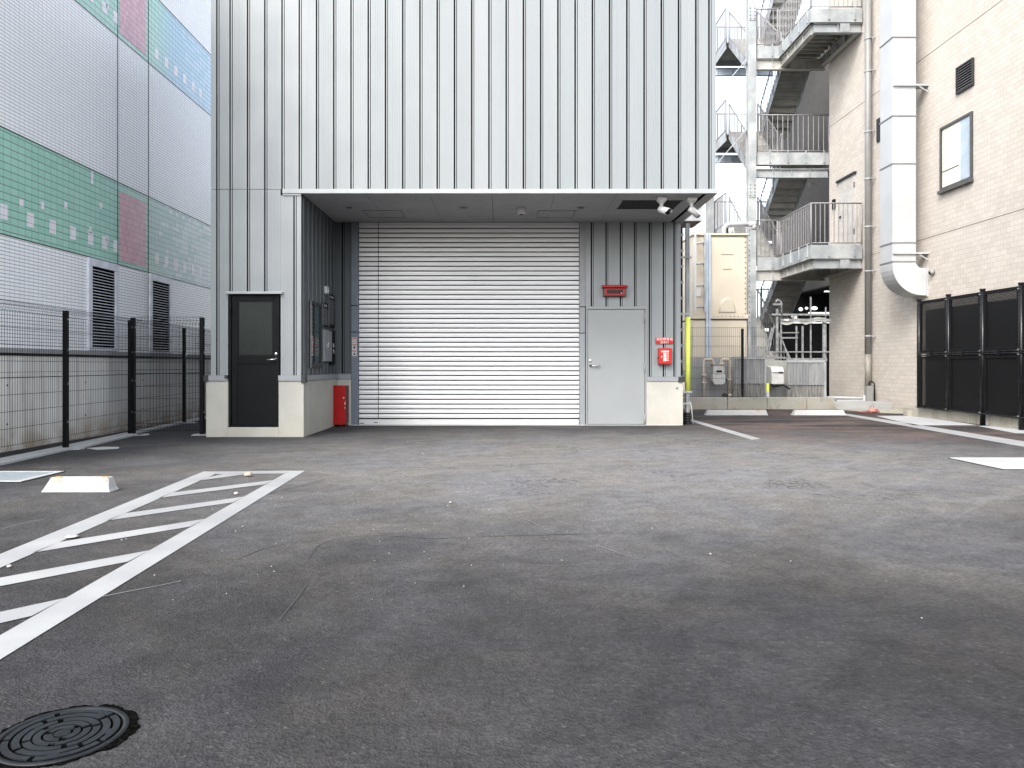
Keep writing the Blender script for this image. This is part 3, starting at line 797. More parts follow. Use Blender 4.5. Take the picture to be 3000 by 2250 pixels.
# red sign plate + red call box
t = thing('fire_sign', 'small red sign plate with white lettering above the red call box', 'sign', (bx(1945.5), YB - .03, bz(1007)))
q = MB(); q.box(bx(1920.5), bx(1970.5), YB - .035, YB - .012, bz(1007), bz(989)); q.build('plate', M['redbright'], t)
text_mesh('lettering', '消防隊専用', .062, (bx(1945.5), YB - .0365, bz(994.5)), M['whitetext'], t)
text_mesh('lettering', '送水口', .052, (bx(1945.5), YB - .0365, bz(1003)), M['whitetext'], t)
t = thing('fire_call_box', 'square red call box with white printed label beside the grey door', 'call box', (bx(1945.5), YB - .03, bz(1067)))
a, b, z0, z1 = bx(1926.5), bx(1964.5), bz(1066), bz(1020)
q = MB(); q.box(a, b, YB - .11, YB - .012, z0, z1); bd_ = q.build('box', M['redbright'], t, .008)
q = MB(); q.box(a, b, YB - .112, YB - .012, z0 - .014, z0 - .002); q.build('base_lip', M['reddark'], t)
q = MB(); q.box(a + .07, b - .055, YB - .113, YB - .111, z1 - .078, z1 - .05); q.build('label_panel', M['whitetext'], t); q = MB(); q.box(a + .085, b - .10, YB - .113, YB - .111, z0 + .05, z0 + .105); q.build('label_panel', M['whitetext'], t)
q = MB(); q.box(a + .085, b - .10, YB - .113, YB - .111, z0 + .115, z1 - .09); q.build('picture_panel', simple('pale_pink_print', (.75, .45, .45), .5), t)
for k in range(5): pass
q = MB()
for k in range(4): q.box(b - .085, b - .06, YB - .113, YB - .111, z0 + .06 + k * .038, z0 + .075 + k * .038)
q.box(a + .045, a + .06, YB - .113, YB - .111, z1 - .075, z1 - .05); q.box(a + .045, a + .06, YB - .113, YB - .111, z0 + .12, z0 + .145)
q.build('small_print', simple('cream_print', (.80, .70, .50), .5), t)
q = MB(); q.box(a - .012, a, YB - .08, YB - .04, z0 + .09, z0 + .12); q.build('latch', M['black'], t)

# dome sensor + two cameras on the soffit
t = thing('ceiling_sensor', 'small round white ceiling sensor on the soffit above the shutter', 'sensor', (PX(1528, 12.72), 12.72, ZS - .11))
cx, cy = PX(1528, 12.72), 12.72
q = MB(); q.lathe([(.082, 0), (.084, -.055), (.078, -.085), (.055, -.102), (.001, -.105)], (cx, cy, ZS), n=22); q.build('housing', M['white'], t)
q = MB(); q.lathe([(.05, -.096), (.035, -.112), (.001, -.116)], (cx, cy, ZS), n=16); q.build('lens', M['lens'], t)


def camera(label, cx, cy, aim, hood):
    t = thing('security_camera', label, 'security camera', (cx, cy, ZS - .25), 'white security cameras on the soffit')
    q = MB(); q.box(cx - .075, cx + .075, cy - .06, cy + .06, ZS - .06, ZS); q.lathe([(.075, -.06), (.05, -.09), (.03, -.10), (.03, -.13)], (cx, cy, ZS), n=14); q.build('mount', M['white'], t, .01)
    q = MB(); q.tube([(cx, cy, ZS - .11), (cx, cy, ZS - .16), (cx + aim[0] * .03, cy + aim[1] * .03, ZS - .19)], .026, 10); q.build('arm', M['white'], t)
    d = Vector(aim).normalized(); p = Vector((cx, cy, ZS - .20)) - d * .05
    q = MB(); q.tube([p, p + d * .02, p + d * .19], .05, 16, rr=[.035, .05, .052]); b = q.build('body', M['white'], t)
    q = MB(); q.tube([p + d * .19, p + d * .205], .046, 16); q.build('lens', M['lens'], t)
    q = MB(); pts = []
    for k in range(9):
        an = math.pi * k / 8; side = d.cross(Vector((0, 0, 1))).normalized(); up = side.cross(d)
        pts.append(side * math.cos(an) * .058 + up * math.sin(an) * .058)
    for a, b2 in zip(pts, pts[1:]): q.quad([p + a + d * .02, p + b2 + d * .02, p + b2 + d * .235, p + a + d * .235], True)
    q.build('sun_hood', M['white'], t)


camera('white bullet camera showing its black lens, in front of the dark ceiling vent', PX(1938, 11.86), 11.86, (.50, -.80, -.36), 1)
camera('white bullet camera turned away at the outer right corner of the soffit', PX(2026, 11.86), 11.86, (.75, .10, -.58), 1)

# ================================================================== LEFT NEIGHBOUR
XW = -6.4
nb = thing('tiled_building', 'tall neighbouring building tiled in silver with green and rose bands', 'building', (-9, 20, 0))
YA, YZ = 6.6, 42.0
def ystrip(z0, z1, name, mat, x=XW): q = MB(); q.box(-14, x, YA, YZ, z0, z1); return q.build(name, mat, nb)


ystrip(1.335, 2.778, 'silver_wall', M['silver']); ystrip(2.778, 4.14, 'green_band', M['green']); ystrip(4.14, 6.54, 'silver_wall', M['silver'])
ystrip(6.54, 7.86, 'green_band', M['bluegreen']); ystrip(7.86, 9.6, 'silver_wall', M['silver'])
q = MB()
for z in (2.778, 4.14, 6.54, 7.86): q.box(XW, XW + .004, YA, YZ, z - .007, z + .007)
for y in (12.40, 13.47, 17.2, 21, 25): q.box(XW, XW + .0045, y - .008, y + .008, 1.34, 9.5)
q.build('movement_joint', M['grille'], nb)
for z0, z1 in ((2.86, 4.0), (6.62, 7.78)):
    q = MB(); q.box(XW - .01, XW + .003, 12.465, 13.38, z0, z1); q.build('rose_panel', M['rose'], nb)
q = MB()
for zb in (2.97, 6.73):
    for y in (9.52, 10.05, 10.55, 11.05, 11.52, 11.93, 12.27, 13.72, 14.12, 14.52, 14.92, 15.32, 15.7):
        q = MB(); q.box(XW - .01, XW + .0025, y, y + .144, zb, zb + .195); q.build('pale_square', M['palet'], nb)
    for y, dz in ((10.35, .3), (11.85, .62), (11.55, .18), (11.6, .95), (10.9, .42), (9.9, .24), (12.05, .12)):
        q = MB(); q.box(XW - .01, XW + .0025, y, y + .072, zb + dz, zb + dz + .097 * (1 if dz < .9 else 2)); q.build('pale_tile', M['palet'], nb)
q = MB(); q.box(-14, XW + .03, YA, YZ, 1.27, 1.335); q.build('coping', M['ledge'], nb)
q = MB(); q.box(-14, XW + .012, YA, YZ, 1.235, 1.27); q.build('coping_shadow_gap', M['grille'], nb)
for y0, y1, zt in ((11.49, 12.36, 2.765), (13.47, 14.36, 2.765)):
    q = MB()
    for a in ((y0, y0 + .10, 1.337, zt), (y1 - .08, y1, 1.337, zt), (y0 + .10, y1 - .08, zt - .12, zt), (y0 + .10, y1 - .08, 1.337, 1.37)): q.box(XW - .02, XW + .035, *a)
    lv = q.build('louvre', simple('pale_lilac_frame', (.62, .63, .69), .4, .1), nb, .004)
    q = MB(); q.quad([(XW + .004, y0 + .1, 1.37), (XW + .004, y1 - .08, 1.37), (XW + .004, y1 - .08, zt - .12), (XW + .004, y0 + .1, zt - .12)]); q.build('louvre_backing', M['seam'], lv)
    q = MB(); z = 1.385
    while z < zt - .13:
        q.quad([(XW + .028, y0 + .1, z), (XW + .028, y1 - .08, z), (XW + .014, y1 - .08, z + .009), (XW + .014, y0 + .1, z + .009)])
        q.quad([(XW + .028, y0 + .1, z - .006), (XW + .028, y1 - .08, z - .006), (XW + .028, y1 - .08, z), (XW + .028, y0 + .1, z)]); z += .0465
    q.build('slats', simple('louvre_slat_grey', (0.495, 0.506, 0.55), .5), lv)
wl = thing('retaining_wall', 'streaky grey concrete wall below the tiled building behind the mesh fence', 'wall', (-9, 20, 0))
q = MB(); y = YA
while y < YZ: q.box(-14, XW, y, min(y + 1.79, YZ), 0, 1.235); y += 1.8
q.build('wall_panels', M['oldconc'], wl)
q = MB()
for y in (7.3, 9.1, 10.9, 12.7, 14.5):
    for z in (.35, .85): q.lathe([(.001, .003), (.014, .003), (.014, 0)], (XW, y + .55, z), 'X', 8)
q.build('tie_holes', M['grille'], wl)

# mesh fences ------------------------------------------------------------
def mesh_panel(name, parent, p, q_, z0, z1, sp, r, mat, hz=None, curl=True):
    b = MB(); p, q_ = Vector(p), Vector(q_); d = q_ - p; L = d.length; d.normalize(); nrm = Vector((-d.y, d.x, 0))
    if nrm.x < 0: nrm = -nrm
    n = int(L / sp)
    def pt(s, z, o=0): a = p + d * s + nrm * o; return (a.x, a.y, z)
    for k in range(n + 1):
        s = k * L / n
        if curl:
            b.tube([pt(s, z0, .0), pt(s, z0 + .05, .05), pt(s, z0 + .11, 0), pt(s, z1 - .11, 0), pt(s, z1 - .055, .06), pt(s, z1, 0)], r, 3, False)
        else: b.wire(pt(s, z0), pt(s, z1), r)
    zs = hz or [z0, z0 + .05, z0 + .11] + [z0 + .11 + (z1 - z0 - .22) * k / 8 for k in range(1, 8)] + [z1 - .11, z1 - .055, z1]
    for z in zs:
        o = (.05 if abs(z - z0 - .05) < 1e-6 else .06 if abs(z - z1 + .055) < 1e-6 else 0) if curl else 0
        b.wire(pt(0, z, o), pt(L, z, o), r * 1.25)
    if not hz:
        zm = z0 + (z1 - z0) * .52
        for dz in (-.03, .03): b.wire(pt(0, zm + dz, .03), pt(L, zm + dz, .03), r)
    return b.build(name, mat, parent)


def post(parent, x, y, z1, w=.06, cap=True, footing=True, clips=True):
    q = MB(); q.box(x - w / 2, x + w / 2, y - w / 2, y + w / 2, 0, z1); o = q.build('post', M['black'], parent, .006)
    if clips:
        q = MB()
        for z in (.35, .85, 1.3, 1.7): q.box(x + w / 2, x + w / 2 + .008, y - .012, y + .012, z, z + .03)
        q.build('clip', M['chrome'], o)
    if footing:
        q = MB(); n = 14; ring = []
        for k in range(n):
            a = 2 * math.pi * k / n; rr = random.uniform(.13, .19); ring.append((x + .03 + rr * 1.25 * math.cos(a), y + rr * math.sin(a)))
        q.prism(ring, 'Z', 0.0, .012); q.build('footing', M['pad'], o)


mf = thing('mesh_fence', 'black wire mesh fence running along the streaky concrete wall', 'fence', (-5.9, 10, 0), 'black wire mesh fences on the left')
fp = [(-5.62, 5.8), (-5.73, 7.85), (-5.84, 9.92), (-6.0, 11.95), (-6.19, 14.4), (-6.33, 16.6)]
for a, b in zip(fp, fp[1:]): mesh_panel('mesh_panel', mf, (*a, 0), (*b, 0), .06, 1.86, .05, .0026, M['black'])
for x, y in fp[1:5]: post(mf, x + .035, y, 1.83)
q = MB()
for a, b in zip(fp, fp[1:]):
    w0, w1 = random.uniform(.17, .24), random.uniform(.13, .2)
    if a[1] > 11: w0 = w1 = .06
    q.prism([(a[0] - .12, a[1]), (a[0] + w0, a[1]), (b[0] + w1, b[1]), (b[0] - .12, b[1])], 'Z', 0, .025)
q.build('concrete_footing_strip', M['pad'], mf)
ff = thing('mesh_fence', 'short black wire mesh fence closing the gap beside the building corner', 'fence', (-5.4, 11.98, 0), 'black wire mesh fences on the left')
mesh_panel('mesh_panel', ff, (PX(392, 11.98), 11.98, 0), (PX(592, 11.98), 11.98, 0), .07, 1.88, .05, .0026, M['black'])
post(ff, PX(388, 11.98) + .01, 11.98, 1.87, .065); post(ff, PX(592, 11.98), 11.98, 1.87, .065)

# left wheel stop ---------------------------------------------------------
def wheel_stop(label, x0, x1, y, h, d, refl, rm, grp):
    t = thing('wheel_stop', label, 'wheel stop', ((x0 + x1) / 2, y + d / 2, 0), grp)
    q = MB(); i = h * .42; e = .03
    def P(x, yy, z): return (x, yy, z)
    b = [(x0, y, .0), (x1, y, .0), (x1, y + d, .0), (x0, y + d, .0)]
    sh = [(x0 + e * .6, y + .012, .03), (x1 - e * .6, y + .012, .03), (x1 - e * .6, y + d - .012, .03), (x0 + e * .6, y + d - .012, .03)]
    tp = [(x0 + e * 2.0, y + i, h), (x1 - e * 1.3, y + i, h), (x1 - e * 1.3, y + d - i * .7, h), (x0 + e * 2.0, y + d - i * .7, h)]
    n = 0; q.v += b + sh + tp
    for L in (0, 4):
        for k in range(4): k2 = (k + 1) % 4; q.f.append((L + k, L + k2, L + 4 + k2, L + 4 + k)); q.sm.append(False)
    q.f += [(8, 9, 10, 11), (3, 2, 1, 0)]; q.sm += [False, False]
    q.build('block', M['pad2'], t, .008)
    for f in refl:
        xx = x0 + (x1 - x0) * f; q = MB(); yy = y + i
        q.v += [(xx - .032, yy - .022, h - .028), (xx + .032, yy - .022, h - .028), (xx + .032, yy - .002, h + .005), (xx - .032, yy - .002, h + .005), (xx - .032, yy + .03, h + .005), (xx + .032, yy + .03, h + .005)]
        q.f += [(0, 1, 2, 3), (3, 2, 5, 4)]; q.sm += [False, False]; q.build('reflector', rm, t)


M['pad2'] = concrete('white_cast_concrete', (.40, .398, .388), (.32, .316, .30), .35, (1, 1, 1))
Yw = F * CH / (1443 - CV)
wheel_stop('short white concrete wheel stop with two yellow reflectors on the left', PX(118, Yw), PX(322, Yw), Yw, .122, .17, (.2, .87), M['yellowlens'], 'white concrete wheel stops')
# inspection cover plates
def slab(label, x0, x1, y0, y1, col):
    t = thing('ground_cover', label, 'ground cover', ((x0 + x1) / 2, (y0 + y1) / 2, 0), 'pale ground covers')
    q = MB(); q.box(x0 - .012, x1 + .012, y0 - .012, y1 + .012, 0, .005); q.build('rim_joint', M['seam'], t)
    q = MB(); e = .05
    for a in ((x0, x1, y0, y0 + e), (x0, x1, y1 - e, y1), (x0, x0 + e, y0 + e, y1 - e), (x1 - e, x1, y0 + e, y1 - e)): q.box(*a, 0, .012)
    q.build('frame', M['pad2'], t)
    q = MB(); q.box(x0 + e + .002, x1 - e - .002, y0 + e + .002, y1 - e - .002, 0, .010); q.build('plate', col, t)


slab('pale blue steel ground cover with white rim at the left edge', -5.35, -4.57, 7.09, 7.78, simple('pale_blue_plate', (0.308, 0.3575, 0.3795), .35, .2, .06, 3))
slab('broad pale concrete ground cover at the right edge', 5.28, 6.6, 7.97, 8.92, M['pad'])

# manhole -------------------------------------------------------------------
t = thing('manhole_cover', 'round dark cast iron manhole cover with maze of raised ring segments', 'manhole cover', (-1.319, 2.236, 0))
mx_, my_ = -1.319, 2.236
q = MB(); n = 110; ring = []
for k in range(n):
    a = 2 * math.pi * k / n; rr = .192 + .006 * math.sin(3 * a + 1) + .004 * math.sin(11 * a) + random.uniform(-.004, .006) + (.010 if math.cos(a - .5) > .55 else 0); ring.append((mx_ + rr * math.cos(a), my_ + rr * math.sin(a)))
q.prism(ring, 'Z', -.02, .0035); q.build('asphalt_collar', M['collar'], t)
q = MB(); q.lathe([(.179, -.01), (.179, .006), (.163, .006), (.161, -.01)], (mx_, my_, 0), n=56); q.build('rim', M['cast'], t)
q = MB(); q.lathe([(.158, -.01), (.158, .002), (.0005, .002)], (mx_, my_, 0), n=56); q.build('lid', simple('cast_iron_recess', (0.0042, 0.0045, 0.0056), .7, .2), t)
q = MB(); random.seed(21)
for ri, (ra, rb, nseg) in enumerate(((.136, .154, 5), (.108, .128, 4), (.081, .101, 4), (.055, .075, 3), (.030, .048, 3), (.0, .022, 1))):
    a0 = random.uniform(0, 6)
    for sgi in range(nseg):
        s0 = a0 + sgi * 2 * math.pi / nseg; s1 = s0 + 2 * math.pi / nseg - (.014 / max(ra, .03) if nseg > 1 else 0)
        m2 = max(4, int((s1 - s0) * 8))
        out, inn = [], []
        for k in range(m2 + 1):
            a = s0 + (s1 - s0) * k / m2; out.append((mx_ + rb * math.cos(a), my_ + rb * math.sin(a))); inn.append((mx_ + ra * math.cos(a), my_ + ra * math.sin(a)))
        if ra == 0: q.prism(out[:-1], 'Z', .001, .0075); continue
        for k in range(m2): q.prism([inn[k], out[k], out[k + 1], inn[k + 1]], 'Z', .001, .0075)
    # spokes joining rings, giving the maze look
for k in range(9):
    a = random.uniform(0, 2 * math.pi); ra = random.choice((.026, .054, .08, .106, .13)); d = Vector((math.cos(a), math.sin(a), 0))
    q.bar(Vector((mx_, my_, .0045)) + d * (ra - .002), Vector((mx_, my_, .0045)) + d * (ra + .010), .03, .0056)
q.build('raised_pattern', M['cast'], t)
random.seed(11)

# ================================================================== RIGHT BEIGE BUILDING
XB = 10.1
YC = 23.4
bb = thing('beige_tiled_building', 'beige brick tiled building with a window, duct and downpipe on the right', 'building', (14, 20, 0))
q = MB(); q.box(XB, 18, 8, YC, 0, 12.7); q.build('wall', M['brick'], bb)
q = MB(); q.box(11.2, 18, YC, 31.5, 3.9, 12.7); q.build('rear_wall', M['brickshade'], bb)
q = MB()
for z in (4.16, 8.53): q.box(XB - .003, XB, 8, YC, z - .008, z + .008); q.box(11.197, 11.2, YC, 31.5, z - .008, z + .008)
q.build('movement_joint', simple('tile_joint_brown', (.16, .13, .11), .9), bb)
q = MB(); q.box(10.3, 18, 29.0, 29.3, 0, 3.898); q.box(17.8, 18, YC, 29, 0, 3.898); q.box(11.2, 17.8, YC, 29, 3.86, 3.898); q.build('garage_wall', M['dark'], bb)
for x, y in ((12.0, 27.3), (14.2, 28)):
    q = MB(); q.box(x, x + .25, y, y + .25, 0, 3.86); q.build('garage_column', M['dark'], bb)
for (x0, x1, y, z) in ((10.9, 13.4, 25.6, 3.62), (11.0, 12.4, 27.2, 3.0), (10.75, 12.6, 28.5, 2.72), (9.9, 10.6, 27.6, 2.9)):
    q = MB(); q.box(x0, x1, y, y + .06, z, z + .045); q.build('tube_lamp', M['lamp'], bb)
for (u, v, w, h_) in ((2346, 906, .075, .065), (2363, 903, .06, .045), (2386, 903, .115, .065)):
    yy = 26.9; q = MB(); xx, zz = PX(u, yy), PZ(v, yy); q.lathe([(.001, -.06), (w * .7, -.04), (w, 0), (w * .5, .04)], (xx, yy, zz), 'Y', 14)
    q.v = [(a, b, zz + (c_ - zz) * h_ / w) for a, b, c_ in q.v]; q.build('round_lamp', M['bulb'], bb)
# door on first landing
q = MB(); q.box(XB - .02, XB, 21.66, 22.72, 4.55, 6.64); dd = q.build('landing_door', simple('pale_door_paint', (0.39, 0.3705, 0.338), .5), bb, .004)
q = MB(); q.box(XB - .07, XB, 21.58, 22.80, 6.64, 6.70); q.build('door_hood', M['grille'], dd)
q = MB(); q.box(XB - .05, XB - .02, 22.52, 22.62, 5.55, 5.6); q.build('handle', M['grille'], dd)
q = MB(); q.box(XB - .06, XB, 22.95, 23.08, 5.9, 6.2); q.build('entry_phone', M['black'], bb)
q = MB()
for z in (4.9, 6.25): q.box(XB - .035, XB - .02, 21.66, 21.70, z, z + .16)
q.build('hinge', M['grille'], dd)
# window
q = MB(); y0, y1, z0, z1 = 16.2, 17.39, 5.14, 6.60
for a in ((y0, y0 + .06, z0, z1), (y1 - .06, y1, z0, z1), (y0 + .06, y1 - .06, z0, z0 + .06), (y0 + .06, y1 - .06, z1 - .06, z1)): q.box(XB - .045, XB + .0, *a)
wf = q.build('window', simple('grey_window_frame', (0.056, 0.056, 0.0542), .4, .3), bb, .003)
q = MB(); q.box(XB - .09, XB, y0 - .02, y1 + .02, z0 - .07, z0 - .002); q.build('sill', simple('grey_window_sill', (0.07, 0.07, 0.0665), .4, .3), wf, .003)
q = MB(); q.box(XB - .03, XB - .024, y0 + .06, y1 - .06, z0 + .06, z1 - .06); q.build('pane', M['glass'], wf)
q = MB(); q.box(XB - .012, XB - .006, y0 + .06, y1 - .06, z0 + .06, z1 - .06); q.build('sky_sheen_sheet', M['skysheen'], wf)  # pale sheet behind the pane: bright sky reflection put into its colour
q = MB(); pts = [(y0 + .07 + k * .02, .003 * math.sin(k * 1.7)) for k in range(19)]
q.strip(pts, lambda p: (XB - .019 + p[1], p[0], z0 + .06), lambda p: (XB - .019 + p[1], p[0] - .0, z1 - .06)); q.build('curtain', M['curtain'], wf)
q = MB(); q.box(XB - .022, XB - .0125, y0 + .5, y1 - .08, 5.56, 5.575); q.build('window_bar', M['grille'], wf)
# vent
q = MB(); y0, y1, z0, z1 = 16.16, 16.76, 7.15, 7.74
for a in ((y0, y0 + .035, z0, z1), (y1 - .035, y1, z0, z1), (y0 + .035, y1 - .035, z0, z0 + .035), (y0 + .035, y1 - .035, z1 - .035, z1)): q.box(XB - .05, XB, *a)
vf = q.build('wall_vent', M['grille'], bb)
q = MB(); q.box(XB - .01, XB - .002, y0 + .03, y1 - .03, z0 + .03, z1 - .03); q.build('vent_backing', M['seam'], vf)
q = MB(); z = z0 + .045
while z < z1 - .06: q.quad([(XB - .05, y0 + .035, z), (XB - .05, y1 - .035, z), (XB - .012, y1 - .035, z + .045), (XB - .012, y0 + .035, z + .045)]); z += .058
q.build('vent_slats', simple('vent_slat_grey', (.10, .10, .105), .5), vf)
q = MB(); q.box(XB - .04, XB + .0, 19.75, 20.36, 7.16, 7.78); q.build('slot_window', M['grille'], bb, .003)
# duct
t = thing('exhaust_duct', 'big square galvanised exhaust duct dropping down the beige wall to a bend', 'duct', (9.55, 18.2, 2.79))
dxa, dxb, dya, dyb = 9.26, 9.82, 17.95, 18.54
zj = [3.6, 4.05, 5.94, 7.08, 8.96, 10.9, 13.6]
for a, b in zip(zj, zj[1:]):
    q = MB(); q.box(dxa, dxb, dya, dyb, a + .012, b - .012); q.build('duct_section', M['duct'], t, .004)
for z in zj[:-1]:
    q = MB(); q.box(dxa - .018, dxb + .018, dya - .018, dyb + .018, z - .012, z + .012); q.build('flange', simple('flange_steel', (.22, .225, .23), .5, .2) if 'fl' not in M else M['fl'], t); M['fl'] = bpy.data.materials['flange_steel']
q = MB(); poly = [(dxa, 3.588)]
cxr, czr, ro = 9.98, 3.51, .72
for k in range(11):
    a = math.pi - (math.pi / 2) * k / 10; poly.append((cxr + ro * math.cos(a), czr - ro * math.sin(math.pi - a) if False else czr - ro * math.cos(math.pi / 2 - (math.pi - a)) if False else czr - ro * math.sin(math.pi / 2 * k / 10)))
poly += [(XB, czr - ro), (XB, 3.44)]
for k in range(5):
    a = math.pi / 2 * (1 - k / 4); poly.append((dxb + .15 - .15 * math.cos(a) if False else 9.97 - .15 * math.sin(math.pi / 2 * k / 4), 3.44 + .148 * (1 - math.cos(math.pi / 2 * k / 4))))
q.prism(poly, 'Y', dya, dyb); q.build('elbow', M['duct'], t)
q = MB(); q.box(XB - .03, XB - .002, dya - .03, dyb + .03, czr - ro - .03, 3.47); q.build('wall_flange', M['duct'], t)
for z in (3.79, 7.80):
    q = MB(); q.box(dxa - .0, XB, dya - .055, dya - .02, z - .018, z + .018); q.box(dxb + .02, XB, dya - .02, dya + .2, z - .014, z + .014); q.bar((dxb + .05, dya - .03, z - .02), (XB - .01, dya - .03, z - .16), .02, .02); q.build('bracket', M['duct'], t)
# downpipe
t = thing('downpipe', 'round grey downpipe with wall clips beside the exhaust duct', 'downpipe', (9.96, 20.6, 0))
px_, py_ = 9.955, 20.6
q = MB(); q.tube([(px_, py_, 1.42), (px_, py_, 14)], .085, 20); q.build('pipe', M['downpipe'], t)
q = MB(); q.tube([(px_, py_, .45), (px_, py_, 1.42)], .086, 20); o = q.build('lower_pipe', simple('pale_lower_pipe', (0.1809, 0.1694, 0.1424), .5), t); o['label'] = 'paler bottom length of the downpipe'
for v in (115, 210, 387, 525, 665, 795, 985):
    z = PZ(v, py_); q = MB(); q.tube([(px_, py_, z - .02), (px_, py_, z + .02)], .096, 20); q.box(px_ + .02, XB, py_ - .14, py_ - .11, z - .015, z + .015); q.bar((px_ + .05, py_ - .125, z), (px_ + .05, py_ - .06, z), .025, .03); q.build('clip', M['galv'], t)
t = thing('junction_box', 'small grey box with a bent cable at the foot of the downpipe', 'junction box', (9.86, 20.3, .12))
q = MB(); q.box(9.80, 9.97, 20.35, 20.5, .14, .56); q.build('box', M['downpipe'], t, .006)
q = MB(); q.tube([(9.87, 20.38, .56), (9.87, 20.36, .66), (9.93, 20.34, .69), (10.0, 20.34, .62), (10.01, 20.34, .1)], .018, 8); q.build('cable', M['black'], t)
t = thing('ground_pipe', 'thin pale pipe run with black cable along the foot of the beige wall', 'pipe', (9.3, 21, .1))
q = MB(); q.tube([(8.95, 20.95, .22), (9.75, 20.5, .22)], .035, 10); q.tube([(8.4, 20.7, .12), (9.8, 20.45, .14)], .028, 10); q.tube([(9.78, 20.45, .0), (9.78, 20.45, .3)], .03, 10); q.build('pipe', M['greypipe'], t)
q = MB(); q.tube([(8.65, 20.6, .05), (8.75, 20.6, .16), (9.0, 20.5, .17), (9.2, 20.45, .05), (9.6, 20.4, .05)], .012, 6); q.build('cable', M['black'], t)
t = thing('wall_lamp', 'small dark dome lamp on the beige wall above the black fence', 'lamp', (XB - .05, 17.7, 3.25))
q = MB(); q.lathe([(.02, 0), (.075, -.01), (.08, -.06), (.05, -.1), (.001, -.11)], (XB, 17.7, 3.31), 'X', 16); q.build('shade', M['downpipe'], t)
q = MB(); q.lathe([(.06, -.07), (.045, -.10), (.001, -.118)], (XB, 17.7, 3.30), 'X', 12); q.build('lamp_glass', M['black'], t)

# red rag
q = MB(); random.seed(5); n = 9; g_ = {}
for i in range(n):
    for j in range(5):
        g_[i, j] = (8.28 + i * .06 + random.uniform(-.02, .02), 17.5 + j * .11 + random.uniform(-.03, .03), max(.008, (.012 + .05 * (i / n) ** 2 * (1 - abs(j - 2) / 2.6) * 2) * random.uniform(.6, 1.4)))
for i in range(n - 1):
    for j in range(4): q.quad([g_[i, j], g_[i + 1, j], g_[i + 1, j + 1], g_[i, j + 1]], True)
tag(q.build('red_sheet', simple('faded_red_cloth', (.20, .045, .05), .85, 0, .25, 12)), 'crumpled faded red sheet on the ground at the end of the bay line', 'cloth')
t = thing('ground_stake', 'stubby brown cap with a pale loop beside the red sheet', 'stake', (8.7, 17.7, 0))
q = MB(); q.lathe([(.09, 0), (.08, .06), (.05, .10), (.03, .12), (.001, .125)], (8.66, 17.72, 0), n=12); q.build('cap', simple('rusty_brown_cap', (.36, .17, .13), .8), t)
q = MB(); q.tube([(8.63, 17.72, .11), (8.61, 17.72, .19), (8.65, 17.72, .23), (8.70, 17.72, .19), (8.69, 17.72, .11)], .012, 6); q.build('loop', M['galv'], t)

# black perforated fence --------------------------------------------------
t = thing('perforated_fence', 'tall black perforated sheet fence on posts in front of the beige wall', 'fence', (8.82, 13.5, 0))
XFe = 8.82; py = [16.0, 14.94, 13.87, 12.83, 11.78, 10.7]
for i, y in enumerate(py):
    q = MB(); lo = 0 if i >= 2 else .2
    q.tube([(XFe, y, lo), (XFe, y, 2.50)], .045, 14); q.tube([(XFe, y, 2.50), (XFe, y, 2.525)], .052, 14); p_ = q.build('post', M['blackrail'], t)
    q = MB()
    for z in (.24, 1.30, 1.38, 2.42): q.box(XFe - .06, XFe - .044, y - .02, y + .02, z - .012, z + .012)
    q.build('bolt', M['chrome'], p_)
    if i >= 2:
        q = MB(); q.box(XFe + .06, XFe + .26, y - .02, y + .16, 0, .26); q.build('footing_block', simple('bluish_footing', (.32, .35, .40), .6) if i == 2 else bpy.data.materials['bluish_footing'], p_, .01)
for a, b in zip(py, py[1:]):
    y0, y1 = b + .05, a - .05
    for z0, z1 in ((.22, 1.30), (1.38, 2.47)):
        q = MB()
        for r in ((y0, y0 + .05, z0, z1), (y1 - .05, y1, z0, z1), (y0 + .05, y1 - .05, z0, z0 + .05), (y0 + .05, y1 - .05, z1 - .06, z1)): q.box(XFe - .02, XFe + .02, *r)
        fr = q.build('panel_frame', M['black'], t, .003)
        q = MB(); q.quad([(XFe, y0 + .05, z0 + .05), (XFe, y1 - .05, z0 + .05), (XFe, y1 - .05, z1 - .06), (XFe, y0 + .05, z1 - .06)]); q.build('perforated_sheet', M['perf'], fr)
    for z, rr_ in ((1.325, .016), (1.365, .014), (.22, .014)):
        q = MB(); q.tube([(XFe - .03, b, z), (XFe - .03, a, z)], rr_, 8); q.build('rail', M['blackrail'], t)
    q = MB(); ym = (a + b) / 2; q.box(XFe - .06, XFe - .02, ym - .025, ym + .025, 1.29, 1.40); q.build('rail_clamp', M['black'], t)
q = MB(); q.box(XFe + .25, XB - .35, 9, 16.2, 0, 2.3); q.build('equipment_housing', M['grille'], t)
kb = thing('kerb_blocks', 'row of weathered concrete kerb blocks under the black fence', 'kerb', (9.0, 13.5, 0))
y = 9.6
while y < 16.4:
    q = MB(); q.box(XFe + .07, XFe + .22, y, y + .585, 0, .19 + random.uniform(-.008, .008)); q.build('kerb_block', M['curb'], kb, .012); y += .6
q = MB(); q.box(XFe - .02, XFe + .22, 16.42, 16.6, 0, .12); q.build('kerb_block', M['curb'], kb, .01)

